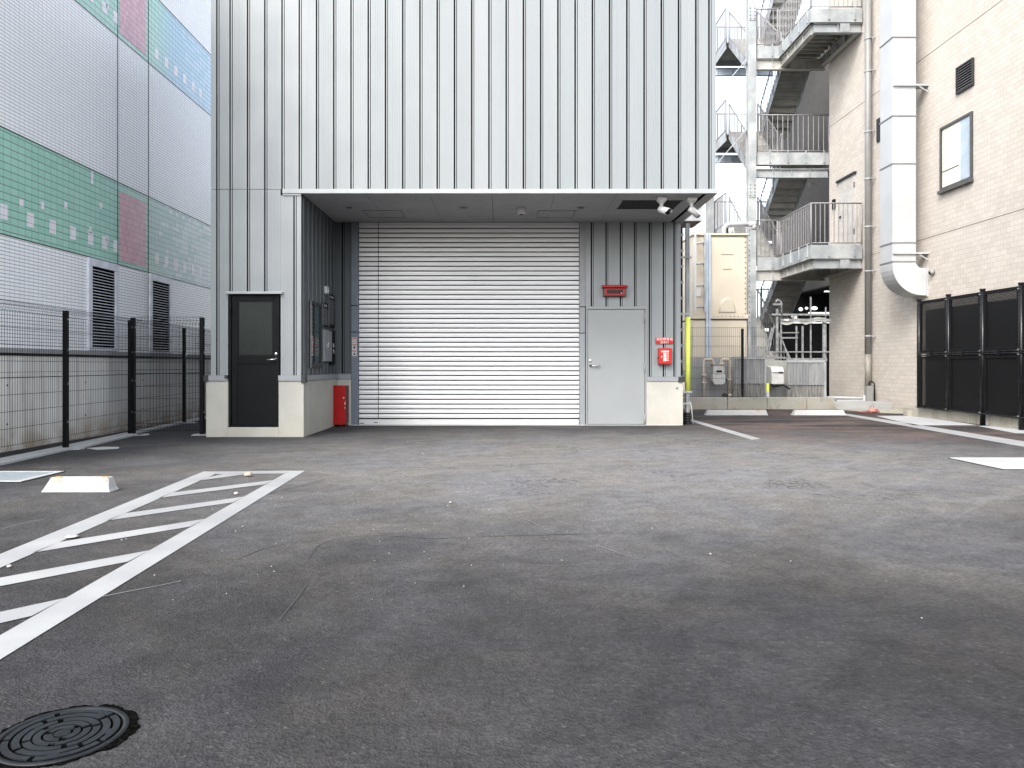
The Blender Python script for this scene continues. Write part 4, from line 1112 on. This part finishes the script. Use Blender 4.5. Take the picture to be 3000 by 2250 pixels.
# ================================================================== BACK RIGHT YARD
Yc = 18.9
t = thing('kerb_wall', 'low mossy concrete kerb wall at the back of the parking bay', 'kerb wall', (7, 19, 0))
xk = 3.6
while xk < 8.3:
    q = MB(); q.box(xk, min(xk + .99, 8.3), Yc, Yc + .2, 0, .305); q.build('wall_block', M['curb'], t, .01); xk += 1.0
q = MB(); q.box(8.31, 9.9, Yc + .3, Yc + 1.1, 0, .16); q.build('wall_block', M['ledge'], t, .01)
Yw2 = F * CH / (1217 - CV)
wheel_stop('long white wheel stop with a worn orange patch in front of the kerb wall', PX(2068, Yw2), PX(2252, Yw2), Yw2, .115, .2, (.84,), M['orange'], 'white concrete wheel stops')
wheel_stop('long plain white wheel stop reaching towards the red sheet', PX(2325, Yw2), PX(2480, Yw2), Yw2, .115, .2, (), M['orange'], 'white concrete wheel stops')

# cable riser: steel conduit with yellow sleeve
cx, cy = PX(2015, 14.25), 14.25
t = thing('conduit_pole', 'galvanised conduit pole with a fluorescent yellow sleeve at the building corner', 'conduit', (cx, cy, 0))
q = MB(); q.box(cx - .043, cx + .03, cy - .03, cy + .03, .22, 3.80); q.tube([(cx - .03, cy - .03, .22), (cx - .03, cy - .03, 3.8)], .014, 8); q.tube([(cx + .012, cy - .03, .22), (cx + .012, cy - .03, 3.8)], .016, 8); q.build('pole', M['galv'], t, .004)
q = MB(); q.tube([(cx - .005, cy - .012, .62), (cx - .005, cy - .012, 2.03)], .053, 18); q.build('yellow_sleeve', M['yellow'], t)
for v in (755, 921, 1228 - 80, 1182):
    z = PZ(v, cy); q = MB(); q.box(cx - .16, cx + .06, cy - .065, cy - .05, z - .016, z + .016); q.build('band', M['galv'], t)
q = MB()
for k in range(5): q.lathe([(.055, k * .045), (.078, k * .045 + .01), (.078, k * .045 + .03), (.055, k * .045 + .043)], (cx - .01, cy, .0), n=18)
q.build('corrugated_hose', M['rubber'], t)
q = MB(); q.tube([(cx + .04, cy - .03, .42), (cx + .06, cy - .05, .3), (cx + .085, cy - .06, .01)], .009, 6); q.build('guy_wire', M['white'], t)
t = thing('cable_ladder', 'black cable riser with pale rungs in the dark gap beside the building corner', 'cable ladder', (3.36, 14.2, 0))
q = MB(); q.box(3.27, 3.38, 14.3, 14.7, .05, 3.74); q.build('back_plate', M['seam'], t)
for k in range(10):
    z = .85 + k * .30; q = MB(); q.bar((3.275, 14.27, z), (3.385, 14.27, z + .055), .02, .045); q.build('rung', M['flash'], t)
t = thing('vent_hood', 'white sheet metal hood showing its tan underside behind the soffit corner', 'vent hood', (3.9, 15.4, 3.9))
q = MB(); q.box(PX(2003, 15), PX(2057, 15), 15.0, 15.75, PZ(647, 15), PZ(575, 15)); q.build('casing', simple('white_hood_paint', (.85, .85, .84), .5), t, .004)
q = MB(); q.box(PX(2003, 15) + .01, PX(2057, 15) - .01, 15.01, 15.74, PZ(647, 15) - .006, PZ(647, 15) - .001); q.build('underside', simple('tan_underside', (0.2475, 0.209, 0.176), .7), t)

# FRP tank
YT = 20.5
def tx(u): return PX(u, YT)
def tz(v): return PZ(v, YT)


t = thing('water_tank', 'cream panel water tank with an arched emboss standing behind the mesh fence', 'water tank', (5.9, 21.5, 0))
q = MB(); q.box(tx(2030), tx(2072), YT + .02, YT + 2, tz(922), tz(689)); q.box(tx(2072), tx(2190), YT + .02, YT + 2, tz(922), tz(689)); q.box(tx(2030), tx(2190), YT + .02, YT + 2, .95, tz(936)); q.build('panel', M['cream'], t, .03)
q = MB(); q.box(tx(2028), tx(2192), YT - .02, YT + 2.02, tz(689), tz(684)); q.box(tx(2028), tx(2192), YT - .03, YT + 2.02, tz(934), tz(921)); q.build('flange', M['cream'], t, .006)
q = MB(); q.box(tx(2030), tx(2190), YT - .004, YT + .02, tz(937), tz(934)); q.box(tx(2028), tx(2192), YT - .018, YT + .02, tz(691), tz(688.5)); q.build('flange_joint', simple('joint_brown', (.10, .075, .05), .8), t)
q = MB(); cxx, cz0_ = tx(2130), tz(914)
N = 14
arch = [(cxx + .24 * math.cos(math.pi * k / N), cz0_ + .40 * math.sin(math.pi * k / N)) for k in range(N + 1)]
inn = [(cxx + .19 * math.cos(math.pi * k / N), cz0_ + .34 * math.sin(math.pi * k / N)) for k in range(N + 1)]
for k in range(N):
    a, b, c1, d1 = arch[k], arch[k + 1], inn[k + 1], inn[k]
    q.quad([(a[0], YT + .018, a[1]), (b[0], YT + .018, b[1]), (c1[0], YT - .045, c1[1]), (d1[0], YT - .045, d1[1])], True)
n0 = len(q.v); q.quad([(p[0], YT - .045, p[1]) for p in inn]); q.box(tx(2108), tx(2153), YT - .02, YT + .018, cz0_ - .06, cz0_ - .01); q.build('emboss', M['cream'], t)
q = MB(); q.box(tx(2112), tx(2148), YT + .0, YT + .018, tz(745), tz(744) + .02); q.box(tx(2118), tx(2144), YT, YT + .018, tz(788), tz(787) + .015); q.build('emboss', M['cream'], t, .006)
q = MB()
for v in range(694, 922, 15): q.lathe([(.018, 0), (.018, -.02), (.001, -.021)], (tx(2184), YT + .02, tz(v)), 'Y', 6)
for u in range(2090, 2182, 12): q.lathe([(.012, 0), (.012, -.02), (.001, -.021)], (tx(u), YT - .03, tz(927)), 'Y', 6)
q.build('bolt', simple('bolt_brown', (.12, .10, .08), .6), t)
q = MB(); q.box(tx(2067), tx(2074), YT - .06, YT + .01, 0, tz(687)); q.box(tx(2074.5), tx(2080), YT - .075, YT + .01, 0, tz(687)); q.build('steel_post', M['bluegrey'], t, .004)
q = MB(); q.box(tx(2191), tx(2198), YT - .05, YT + .03, 0, tz(668)); q.build('steel_post', M['galv'], t, .004)
q = MB()
for v in range(675, 950, 15): q.lathe([(.013, 0), (.013, -.02), (.001, -.021)], (tx(2194), YT - .05, tz(v)), 'Y', 6)
q.build('bolt', M['grille'], t)
q = MB(); q.box(tx(2028), tx(2196), YT - .04, YT + 2.1, .75, .94); q.build('base_frame', M['galv'], t)
lad = thing('tank_ladder', 'narrow pale steel ladder fixed to the left end of the cream tank', 'ladder', (tx(2045), YT - .2, 1.6))
for u in (2031.5, 2059.5):
    q = MB(); q.box(tx(u) - .025, tx(u) + .025, YT - .22, YT - .16, tz(915), tz(662 if u < 2040 else 690)); q.build('rail', M['galv'] if u > 2040 else M['white'], lad)
for v in (717, 776, 839, 901):
    q = MB(); q.tube([(tx(2032), YT - .19, tz(v)), (tx(2059), YT - .19, tz(v - 2))], .028, 8); q.build('rung', M['galv'], lad)
    q = MB(); q.bar((tx(2059), YT - .19, tz(v)), (tx(2061), YT + .05, tz(v)), .03, .03); q.build('stay', M['galv'], lad)
q = MB(); q.box(tx(2039), tx(2053), YT - .01, YT - .004, tz(868), tz(845)); tag(q.build('paper_notice', M['whitetext']), 'small white paper notice on the tank behind the ladder', 'notice')
t = thing('tank_pipe', 'fat grey pipe rising from the cream tank top and bending right', 'pipe', (tx(2120), YT + .5, tz(684)))
yy = YT + .4; zc = PZ(657, yy); xa, xb = PX(2121, yy), PX(2213, yy)
q = MB(); pts = [(xa, yy, tz(686))] + [(xa + .16 - .16 * math.cos(a), yy, zc - .16 + .16 * math.sin(a)) for a in [math.pi / 2 * k / 6 for k in range(7)]] + [(xb - .1, yy, zc)]
q.tube(pts, .062, 14); q.build('pipe', M['greypipe'], t)
q = MB(); q.tube([(xb - .2, yy, zc), (xb + .02, yy, zc)], .074, 14); q.tube([(xb - .04, yy, zc + .03), (xb - .04, yy, zc - .15)], .07, 14); q.build('coupling', M['greypipe'], t)
q = MB(); xx = PX(2136, yy); q.tube([(xx, yy - .1, tz(684)), (xx, yy - .1, PZ(670, yy))], .045, 12); q.tube([(PX(2143, yy), yy - .1, PZ(668, yy)), (PX(2149, yy), yy - .1, tz(684))], .02, 8); tag(q.build('tank_vent', M['white']), 'stubby white vent cap on the tank top beside the grey pipe', 'vent')
t = thing('water_tank', 'pale cream tank mostly hidden behind the steel staircase', 'water tank', (9, 29.5, 0))
q = MB(); q.box(7.0, 9.7, 29, 31, 0, PZ(852, 29)); q.box(7.0, 9.7, 29, 31, PZ(849, 29), PZ(790, 29)); q.build('panel', M['cream'], t, .04)
q = MB(); q.box(6.98, 9.72, 28.98, 31.02, PZ(852, 29), PZ(849, 29)); q.build('flange', simple('rusty_flange', (.40, .25, .18), .7), t)

# mesh fence on the kerb wall
t = thing('mesh_fence', 'dark green wire mesh fence standing on the kerb wall before the tank', 'fence', (5.5, Yc + .1, .3))
DG = simple('dark_green_wire', (.035, .042, .04), .5)
zt = PZ(958, Yc + .08)
mesh_panel('mesh_panel', t, (PX(2012, Yc + .08), Yc + .08, 0), (PX(2178, Yc + .08), Yc + .08, 0), .31, zt, .05, .0036, DG, [.33, .5, .78, 1.05, 1.32, 1.6, 1.85, zt - .02], False)
mesh_panel('mesh_panel', t, (PX(2178, Yc + .08), Yc + .08, 0), (PX(2236, Yc + .08), Yc + .08, 0), .31, zt, .055, .0026, DG, [.33, .78, 1.32, 1.85, zt - .02], False)
q = MB(); xx = PX(2176, Yc + .12); q.box(xx - .028, xx + .028, Yc + .12, Yc + .18, .305, zt - .04); q.build('post', M['black'], t)
# corrugated sheets
def corrugated(label, u0, u1, v0, v1, y, lab2, split):
    t = thing('corrugated_screen', label, 'screen', (PX((u0 + u1) / 2, y), y, .2), 'corrugated metal screens behind the kerb wall')
    x0, x1 = PX(u0, y), PX(u1, y); zb, zt_ = PZ(v1, y), PZ(v0, y); zs = PZ(split, y)
    def prof(off):
        pts = []; x = x0; k = 0
        while x < x1: pts.append((x, off + (.022 if k % 4 in (1, 2) else 0))); x += .02; k += 1
        return pts
    q = MB(); q.strip(prof(0), lambda p: (p[0], y + p[1], zs), lambda p: (p[0], y + p[1], zt_)); q.build('sheet', M['corr'], t)
    q = MB(); q.strip(prof(.03), lambda p: (p[0], y + p[1], zb - .3), lambda p: (p[0], y + p[1], zs + .03)); o = q.build('sheet', M['rusty'], t); o['label'] = lab2
    q = MB(); q.box(x0 - .02, x1 + .02, y - .012, y + .05, zt_, zt_ + .06); q.build('top_rail', M['galv'], t)
    q = MB(); q.box(x1 - .0, x1 + .05, y - .02, y + .03, 0, zt_); q.build('frame_post', M['galv'], t)


corrugated('grey corrugated sheet with rust streaked foot below the galvanised column', 2150, 2239, 1052, 1166, 19.5, 'streaked brownish lower sheet', 1124)
corrugated('pale corrugated sheet left of the beige building corner', 2306, 2414, 1062, 1182, 19.6, 'darker patchy lower sheet', 1128)
t = thing('slatted_gate', 'low grey slatted gate between the two corrugated sheets', 'gate', (PX(2280, 19.8), 19.8, 0))
q = MB()
for u in range(2258, 2332, 5): q.box(PX(u, 19.8), PX(u, 19.8) + .022, 19.8, 19.82, .2, PZ(1130, 19.8))
q.build('slats', M['corr'], t)
q = MB(); q.box(PX(2256, 19.8), PX(2333, 19.8), 19.79, 19.83, PZ(1131, 19.8), PZ(1127, 19.8)); q.build('rail', M['galv'], t); q = MB(); q.box(PX(2256, 19.8), PX(2333, 19.8), 19.79, 19.83, PZ(1168, 19.8), PZ(1164, 19.8)); q.build('rail', M['galv'], t)
t = thing('screen_panel', 'grey concrete block panel behind the pale meter box', 'panel', (PX(2275, 20.0), 20, 0))
q = MB(); q.box(PX(2240, 20.0), PX(2308, 20.0), 20.0, 20.08, 0, PZ(1056, 20)); q.build('panel', M['curb'], t)
t = thing('wall_panel', 'grey panel wall under the cream tank behind the gas meter', 'panel', (PX(2090, 20), 20, 0))
q = MB(); q.box(PX(2020, 20.0), PX(2150, 20.0), 20.0, 20.1, 0, PZ(1048, 20)); q.build('panel', M['ledge'], t)
t = thing('meter_box', 'white box with a sloped lid between the corrugated sheets', 'meter box', (PX(2280, 19.4), 19.4, .6))
a, b = PX(2261, 19.35), PX(2297, 19.35)
q = MB(); q.prism([(19.35, PZ(1125, 19.35)), (19.35, PZ(1088, 19.35)), (19.42, PZ(1075, 19.35)), (19.75, PZ(1072, 19.35)), (19.75, PZ(1125, 19.35))], 'X', a, b); q.build('casing', M['meter'], t, .01)
q = MB(); q.box(a + .02, b - .01, 19.34, 19.352, PZ(1093, 19.35), PZ(1091, 19.35)); q.box(a + .18, b - .03, 19.335, 19.352, PZ(1094, 19.35), PZ(1089, 19.35)); q.build('latch', M['grille'], t)
q = MB(); q.tube([(a + .05, 19.5, PZ(1125, 19.5)), (a + .08, 19.5, PZ(1132, 19.5)), (b + .05, 19.5, PZ(1128, 19.5)), (b + .2, 19.5, PZ(1140, 19.5))], .025, 8); q.build('cable', M['rubber'], t)
t = thing('marker_post', 'short white marker post with a yellow upper half', 'post', (PX(2249, 19.3), 19.3, .2))
q = MB(); xx = PX(2249, 19.3); q.box(xx - .035, xx + .035, 19.28, 19.33, PZ(1147, 19.3), PZ(1122, 19.3)); q.build('yellow_half', M['yellow'], t, .004)
q = MB(); q.box(xx - .037, xx + .037, 19.278, 19.332, 0, PZ(1147, 19.3) - .001); q.build('white_half', M['white'], t, .004)
# gas meter
t = thing('gas_meter', 'pale gas meter hung between two beige pipes behind the mesh fence', 'gas meter', (PX(2106, 19.5), 19.5, .6))
ym = 19.5
def gx(u): return PX(u, ym)
def gz(v): return PZ(v, ym)


q = MB(); q.box(gx(2089), gx(2122), ym - .02, ym + .18, gz(1096), gz(1074)); q.build('head', M['meter'], t, .02)
q = MB(); q.prism([(gx(2087), gz(1097)), (gx(2087), gz(1118)), (gx(2093), gz(1127)), (gx(2118), gz(1127)), (gx(2125), gz(1118)), (gx(2125), gz(1097))], 'Y', ym - .04, ym + .2); q.build('body', M['meter'], t, .02)
q = MB(); q.box(gx(2098), gx(2114), ym - .045, ym - .018, gz(1090), gz(1085)); q.build('dial', M['black'], t)
q = MB(); q.tube([(gx(2066), ym + .1, 0), (gx(2066), ym + .1, gz(1056)), (gx(2070), ym + .1, gz(1053)), (gx(2086), ym + .1, gz(1053)), (gx(2090), ym + .1, gz(1056)), (gx(2091), ym + .1, gz(1074))], .045, 12)
q.build('pipe', M['beigepipe'], t)
q = MB(); q.tube([(gx(2140), ym + .1, gz(1166)), (gx(2140), ym + .1, gz(1057)), (gx(2136), ym + .1, gz(1053)), (gx(2122), ym + .1, gz(1053)), (gx(2118), ym + .1, gz(1056)), (gx(2118), ym + .1, gz(1074))], .045, 12); q.build('pipe', M['beigepipe'], t)
for u, v in ((2066, 1100), (2066, 1122), (2140, 1112), (2091, 1066), (2118, 1066), (2140, 1158)):
    q = MB(); q.tube([(gx(u), ym + .1, gz(v) - .03), (gx(u), ym + .1, gz(v) + .03)], .062, 10); q.build('joint', M['beigepipe'], t)
q = MB(); q.tube([(gx(2124), ym + .1, gz(1114)), (gx(2140), ym + .1, gz(1112))], .03, 8); q.tube([(gx(2120), ym + .1, gz(1160)), (gx(2140), ym + .1, gz(1158))], .05, 8); q.build('valve', M['rubber'], t)

M['rackgalv'] = simple('weathered_pipe_steel', (.20, .207, .21), .6, .1, .3, 12)
# pipe rack frame in front of the garage
t = thing('pipe_rack', 'cluttered galvanised pipe frame with a sagging tarp in front of the dark garage', 'frame', (PX(2350, 21), 21, 0))
yr = 20.9
def rx(u): return PX(u, yr)
def rz(v): return PZ(v, yr)


for u, v0, w in ((2276, 905, .06), (2288, 885, .04), (2333, 1050, .04), (2351, 960, .045), (2375, 870, .035), (2414, 930, .07), (2419, 900, .03)):
    q = MB(); q.box(rx(u) - w / 2, rx(u) + w / 2, yr - w / 2, yr + w / 2, 0, rz(min(v0, 955))); q.build('upright', M['rackgalv'], t)
for u0, u1, v, h_ in ((2258, 2428, 922, .05), (2285, 2430, 938, .07), (2262, 2290, 892, .05), (2262, 2430, 1031, .03), (2240, 2300, 1048, .05), (2300, 2420, 1054, .09), (2285, 2338, 975, .03), (2285, 2335, 990, .04)):
    q = MB(); q.box(rx(u0), rx(u1), yr - .07, yr - .05, rz(v) - h_ / 2, rz(v) + h_ / 2); q.build('rail', M['rackgalv'], t)
q = MB(); pts = [(rx(2285 + k * 9), rz(945 + 4 * math.sin(k * .9) + (4 if k < 9 else 0))) for k in range(16)]
q.strip(pts, lambda p: (p[0], yr - .09, p[1]), lambda p: (p[0] + .01, yr - .02, p[1] + .12)); q.build('sagging_tarp', simple('dusty_tarp', (0.23, 0.23, 0.21), .8), t)
q = MB(); q.tube([(rx(2270), yr - .05, rz(888)), (rx(2276), yr - .05, rz(878)), (rx(2286), yr - .05, rz(884)), (rx(2288), yr - .05, rz(930))], .03, 8); q.build('bent_pipe', M['rackgalv'], t)
q = MB(); q.bar((rx(2285), yr, rz(975)), (rx(2310), yr, rz(1050)), .03, .03); q.bar((rx(2262), yr, rz(960)), (rx(2240), yr, rz(1050)), .05, .05); q.bar((rx(2250), yr, rz(1040)), (rx(2268), yr, rz(955)), .03, .03); q.build('brace', M['rackgalv'], t)
q = MB()
for u0, u1, v0, v1 in ((2262, 2282, 895, 915), (2262, 2284, 975, 992), (2262, 2284, 1010, 1028), (2298, 2308, 925, 934)):
    q.box(rx(u0), rx(u1), yr + .1, yr + .35, rz(v1), rz(v0))
q.build('dark_crates', M['grille'], t)
q = MB(); q.box(rx(2325), rx(2333), yr - .06, yr + .1, rz(935), rz(922)); q.box(rx(2295), rx(2308), yr - .08, yr + .05, rz(941), rz(935)); q.build('white_fitting', M['white'], t)

# ================================================================== EXTERNAL STAIR
stt = thing('external_staircase', 'galvanised steel external staircase climbing the shaded end of the beige building', 'staircase', (9, 25, 0))
YS = 23.65
XCOL = 7.745
G = M['galv']


M['railgalv'] = simple('dull_galvanised_railing', (.205, .20, .203), .5, .1, .08, 6)


def column(x, y, w=.25, d=.25, z1=14):
    q = MB(); q.box(x - w / 2, x + w / 2, y - d / 2, y - d / 2 + .03, 0, z1); q.box(x - w / 2, x + w / 2, y + d / 2 - .03, y + d / 2, 0, z1); q.box(x - .02, x + .02, y - d / 2 + .03, y + d / 2 - .03, 0, z1)
    return q.build('column', G, stt, .004)


c0 = column(XCOL, YS); column(XCOL, 28.4); column(4.7, YS + .15)
for v in (45, 560):
    z = PZ(v, YS)
    q = MB(); q.box(XCOL - .11, XCOL + .11, YS - .139, YS - .1255, z - .22, z + .22)
    q.build('splice_plate', G, c0)
    q = MB()
    for dx_ in (-.07, .07):
        for k in range(4): q.lathe([(.016, 0), (.016, -.016), (.001, -.017)], (XCOL + dx_, YS - .139, z - .17 + k * .11), 'Y', 6)
    q.build('bolt', M['grille'], c0)
q = MB(); q.box(XCOL - .2, XCOL + .2, YS - .2, YS + .2, 0, 2.35 - .6); q.build('base_casing', simple('pale_lilac_casing', (0.372, 0.372, 0.396), .6), c0, .01)


def ibeam(p, q_, d, name='beam', mat=None):
    """I section between two points on the same level, depth d, top at the points"""
    p, q_ = Vector(p), Vector(q_); b = MB(); h = Vector((0, 0, 1))
    b.bar(p - h * .01, q_ - h * .01, .15, .02); b.bar(p - h * (d - .01), q_ - h * (d - .01), .15, .02); b.bar(p - h * (d / 2), q_ - h * (d / 2), .016, d - .04)
    n = max(2, int((q_ - p).length / .5)); dr = (q_ - p).normalized()
    for k in range(1, n):
        c_ = p.lerp(q_, k / n); b.bar(c_ - h * .02, c_ - h * (d - .02), .012, .13, dr.cross(h))
    return b.build(name, mat or G, stt)


def railing(path, h, sp=.125, name='railing', r=.017, posts=True, base=.06):
    """guard railing along a poly-line given at deck level"""
    b = MB(); P = [Vector(p) for p in path]
    for a, c_ in zip(P, P[1:]):
        b.tube([a + Vector((0, 0, h)), c_ + Vector((0, 0, h))], r * 1.25, 8); b.tube([a + Vector((0, 0, base)), c_ + Vector((0, 0, base))], r, 6)
        n = max(1, int((Vector((c_.x - a.x, c_.y - a.y, 0))).length / sp))
        for k in range(1, n): m_ = a.lerp(c_, k / n); b.tube([m_ + Vector((0, 0, base)), m_ + Vector((0, 0, h))], .0125, 4, False)
    for p in P: b.tube([p + Vector((0, 0, -.2)), p + Vector((0, 0, h))], r * 1.25, 8)
    return b.build(name, M['railgalv'], stt)


def fascia(path, z, h=.385):
    q = MB()
    for a, c_ in zip(path, path[1:]):
        q.bar((a[0], a[1], z - h / 2), (c_[0], c_[1], z - h / 2), .012, h)
    f = q.build('fascia', G, stt)
    q = MB()
    for a, c_ in zip(path, path[1:]):
        a, c_ = Vector((a[0], a[1], 0)), Vector((c_[0], c_[1], 0)); L = (c_ - a).length; n = max(1, round(L / .62)); d = (c_ - a).normalized(); nn = Vector((d.y, -d.x, 0))
        if nn.y > 0 or (abs(nn.y) < .01 and nn.x > 0): nn = -nn
        for k in range(n):
            p = a + d * (L * (k + .3) / n) + nn * .025
            q = MB(); q.bar((p.x, p.y, z - h + .06), (p.x, p.y, z + .06), .035, .025); q.lathe([(.018, 0), (.018, -.02), (.001, -.021)], (p.x, p.y - .01, z - h + .07), 'Y', 6); q.build('rail_stanchion', G, f)


XA0, XA1, XB0, XB1 = 8.02, 9.04, 9.16, 10.12
Y1, Y2, Y3 = 24.9, 26.9, 28.45


def landing_L(z):
    path = [(10.06, 21.16), (8.61, 21.16), (8.61, YS), (7.93, YS)]
    fascia(path, z)
    railing([(10.05, 21.18, z), (8.63, 21.18, z)], 1.18); railing([(8.63, 21.2, z), (8.63, YS, z)], 1.18); railing([(8.58, YS + .02, z), (7.93, YS + .02, z)], 1.18)
    q = MB(); q.box(8.62, 10.08, 21.17, Y1, z - .11, z - .06); q.box(7.93, 8.62, YS + .01, Y1, z - .11, z - .06); q.build('deck', M['tread'], stt)
    q = MB()
    for k in range(12): q.box(8.66, 10.05, 21.4 + k * .28, 21.46 + k * .28, z - .22, z - .112)
    q.build('deck_rib', M['tread'], stt)
    ibeam((8.72, 21.26, z - .387), (10.08, 21.26, z - .387), .27)
    ibeam((8.74, 21.34, z - .387), (8.74, YS + .05, z - .387), .27, 'beam', M['tread']); ibeam((9.98, 21.34, z - .387), (9.98, YS + .05, z - .387), .27, 'beam', M['tread'])
    ibeam((XCOL + .13, YS + .1, z - .387), (10.1, YS + .1, z - .387), .33, 'beam', M['tread'])
    q = MB(); q.box(9.45, 9.72, 21.178, 21.19, z - .64, z - .39)
    q.build('bolt_plate', G, stt)


def landing_S(z):
    path = [(10.2, YS), (7.93, YS)]
    fascia(path, z); railing([(10.2, YS + .02, z), (7.95, YS + .02, z)], 1.19, .155)
    q = MB(); q.box(7.93, 10.2, YS + .01, Y1, z - .11, z - .06); q.build('deck', M['tread'], stt)
    ibeam((XCOL + .13, YS + .1, z - .50), (10.2, YS + .1, z - .50), .28)
    q = MB(); q.box(10.19, 10.2, YS, Y1, z - .385, z); q.build('fascia', G, stt)


def landing_back(z):
    q = MB(); q.box(XA0 - .1, 10.15, Y2, Y3, z - .11, z - .06); q.build('deck', M['tread'], stt)
    q = MB(); q.bar((XA0 - .1, Y2, z - .15), (XA0 - .1, Y3, z - .15), .012, .36); q.bar((XA0 - .1, Y3, z - .15), (10.15, Y3, z - .15), .012, .36); q.build('fascia', G, stt)
    ibeam((XA0 - 1.6, Y3 - .1, z - .45), (10.1, Y3 - .1, z - .45), .28, 'beam', M['bluegrey'])
    railing([(XA0 - .1, Y2, z), (XA0 - .1, Y3, z), (10.1, Y3, z)], 1.15)
    q = MB()
    for k in range(8): q.box(XA0, 10.1, Y2 + .05 + k * .18, Y2 + .1 + k * .18, z - .18, z - .112)
    q.build('deck_rib', M['tread'], stt)


def flight(x0, x1, ya, za, yb, zb, rails):
    """straight flight climbing from (ya, za) to (yb, zb)"""
    q = MB(); up = (0, 0, 1)
    for x in (x0, x1):
        q.bar((x, ya, za - .10), (x, yb, zb - .10), .014, .27)
    fl = q.build('flight', G, stt)
    n = 9
    for k in range(n):
        f = (k + .5) / n; y = ya + (yb - ya) * f; z = za + (zb - za) * f; sy = (yb - ya) / n; rz_ = (zb - za) / n
        q = MB(); q.box(x0 + .012, x1 - .012, min(y - sy / 2, y + sy / 2) - .015, max(y - sy / 2, y + sy / 2) + .015, z - .012, z + .012)
        yr_ = y - sy / 2; q.box(x0 + .012, x1 - .012, yr_ - .006, yr_ + .006, z - rz_, z - .013)
        q.build('tread', M['tread'], fl)
        ye = y + sy / 2 if sy < 0 else y + sy / 2
        if (yb < ya):
            q = MB(); q.box(x0 + .012, x1 - .012, y - abs(sy) / 2 - .03, y - abs(sy) / 2 - .016, z - .03, z + .014)
            q.build('nosing', G, fl)
    for x in rails:
        b = MB(); a, c_ = Vector((x, ya, za)), Vector((x, yb, zb)); h = 1.0
        b.tube([a + Vector((0, 0, h)), c_ + Vector((0, 0, h))], .022, 8); b.tube([a + Vector((0, 0, .1)), c_ + Vector((0, 0, .1))], .015, 6)
        for k in range(1, 15): m_ = a.lerp(c_, k / 15); b.tube([m_ + Vector((0, 0, .1)), m_ + Vector((0, 0, h))], .012, 4, False)
        for p in (a, c_): b.tube([p + Vector((0, 0, -.15)), p + Vector((0, 0, h))], .022, 8)
        for k in range(4):
            m_ = a.lerp(c_, (k + .5) / 4); b.bar(m_ + Vector((-.02, 0, -.2)), m_ + Vector((-.02, 0, .12)), .02, .03)
        b.build('handrail', M['railgalv'], fl)


LV = [1.2, 4.51, 7.82, 11.17, 14.4]
landing_L(4.51); landing_S(7.82); landing_L(11.17)
for a, b in zip(LV, LV[1:]):
    zm = (a + b) / 2
    landing_back(zm)
    flight(XA0, XA1, Y1 - (.0 if a > 2 else 1.5), a if a > 2 else 0, Y2, zm, (XA0, XA1))
    flight(XB0, XB1, Y2, zm, Y1, b, (XB0,))
# cross bracing on the left
for za, zb in ((10.75, 7.4), (8.55, 5.2)):
    q = MB(); q.bar((XCOL - .15, YS + .1, za), (4.75, YS + .1, zb), .02, .19, (0, 1, 0)); q.bar((XCOL - .15, YS + .03, za), (4.75, YS + .03, zb), .15, .02); q.bar((XCOL - .15, YS + .17, za), (4.75, YS + .17, zb), .15, .02)
    q.build('brace', M['bluegrey'] if za > 9 else G, stt)
q = MB(); q.box(10.0, 10.2, 24.6, 24.8, 6.95, 7.15); q.build('stair_lamp', M['white'], stt)

# far pale building behind the tank
t = thing('distant_building', 'pale distant building with a tall narrow window glimpsed past the soffit', 'building', (14, 48, 0))
q = MB(); q.box(6, PX(2118, 48), 48, 60, 0, PZ(575, 48)); q.build('wall', M['farwall'], t)
for u0, u1, v0, v1 in ((2071, 2091, 590, 636), (2070, 2086, 652, 686)):
    q = MB(); q.box(PX(u0, 48), PX(u1, 48), 47.9, 47.99, PZ(v1, 48), PZ(v0, 48)); q.build('window', M['farglass'], t)

# ================================================================== LIGHT, SKY, CAMERA
sdir = Vector((.48, .72, -.80)).normalized()
el = math.asin(-sdir.z); az = math.atan2(-sdir.x, -sdir.y)      # where the sun stands
w = bpy.data.worlds.new('World'); S.world = w; w.use_nodes = True
nt = w.node_tree; bg = nt.nodes['Background']
sky = nt.nodes.new('ShaderNodeTexSky'); sky.sky_type = 'NISHITA'; sky.sun_disc = False
sky.sun_elevation = el; sky.sun_rotation = az; sky.air_density = 1.0; sky.dust_density = 3.0; sky.ozone_density = 1.0; sky.altitude = 0
hs = nt.nodes.new('ShaderNodeHueSaturation'); hs.inputs['Saturation'].default_value = .40
nt.links.new(sky.outputs[0], hs.inputs['Color']); nt.links.new(hs.outputs[0], bg.inputs[0]); bg.inputs[1].default_value = .15
ld = bpy.data.lights.new('Sun', 'SUN'); ld.energy = .6; ld.angle = R(14); ld.color = (1, .965, .92)
lo = bpy.data.objects.new('Sun', ld); COL.objects.link(lo); lo.rotation_euler = sdir.to_track_quat('-Z', 'Y').to_euler(); lo.location = (-10, -30, 20)
cd = bpy.data.cameras.new('Camera'); cd.sensor_width = 36; cd.lens = 36 * F / 3000; cd.clip_end = 1000
cd.shift_x = (1500 - CU) / 3000; cd.shift_y = -(1125 - CV) / 3000
co = bpy.data.objects.new('Camera', cd); COL.objects.link(co); co.location = (0, 0, CH); co.rotation_euler = (R(90), 0, 0); S.camera = co
S.view_settings.view_transform = 'Standard'; S.view_settings.look = 'None'; S.view_settings.gamma = 1; S.view_settings.exposure = 2.0
S.cycles.max_bounces = 6; S.cycles.diffuse_bounces = 3; S.cycles.transparent_max_bounces = 8
S.cycles.use_denoising = True
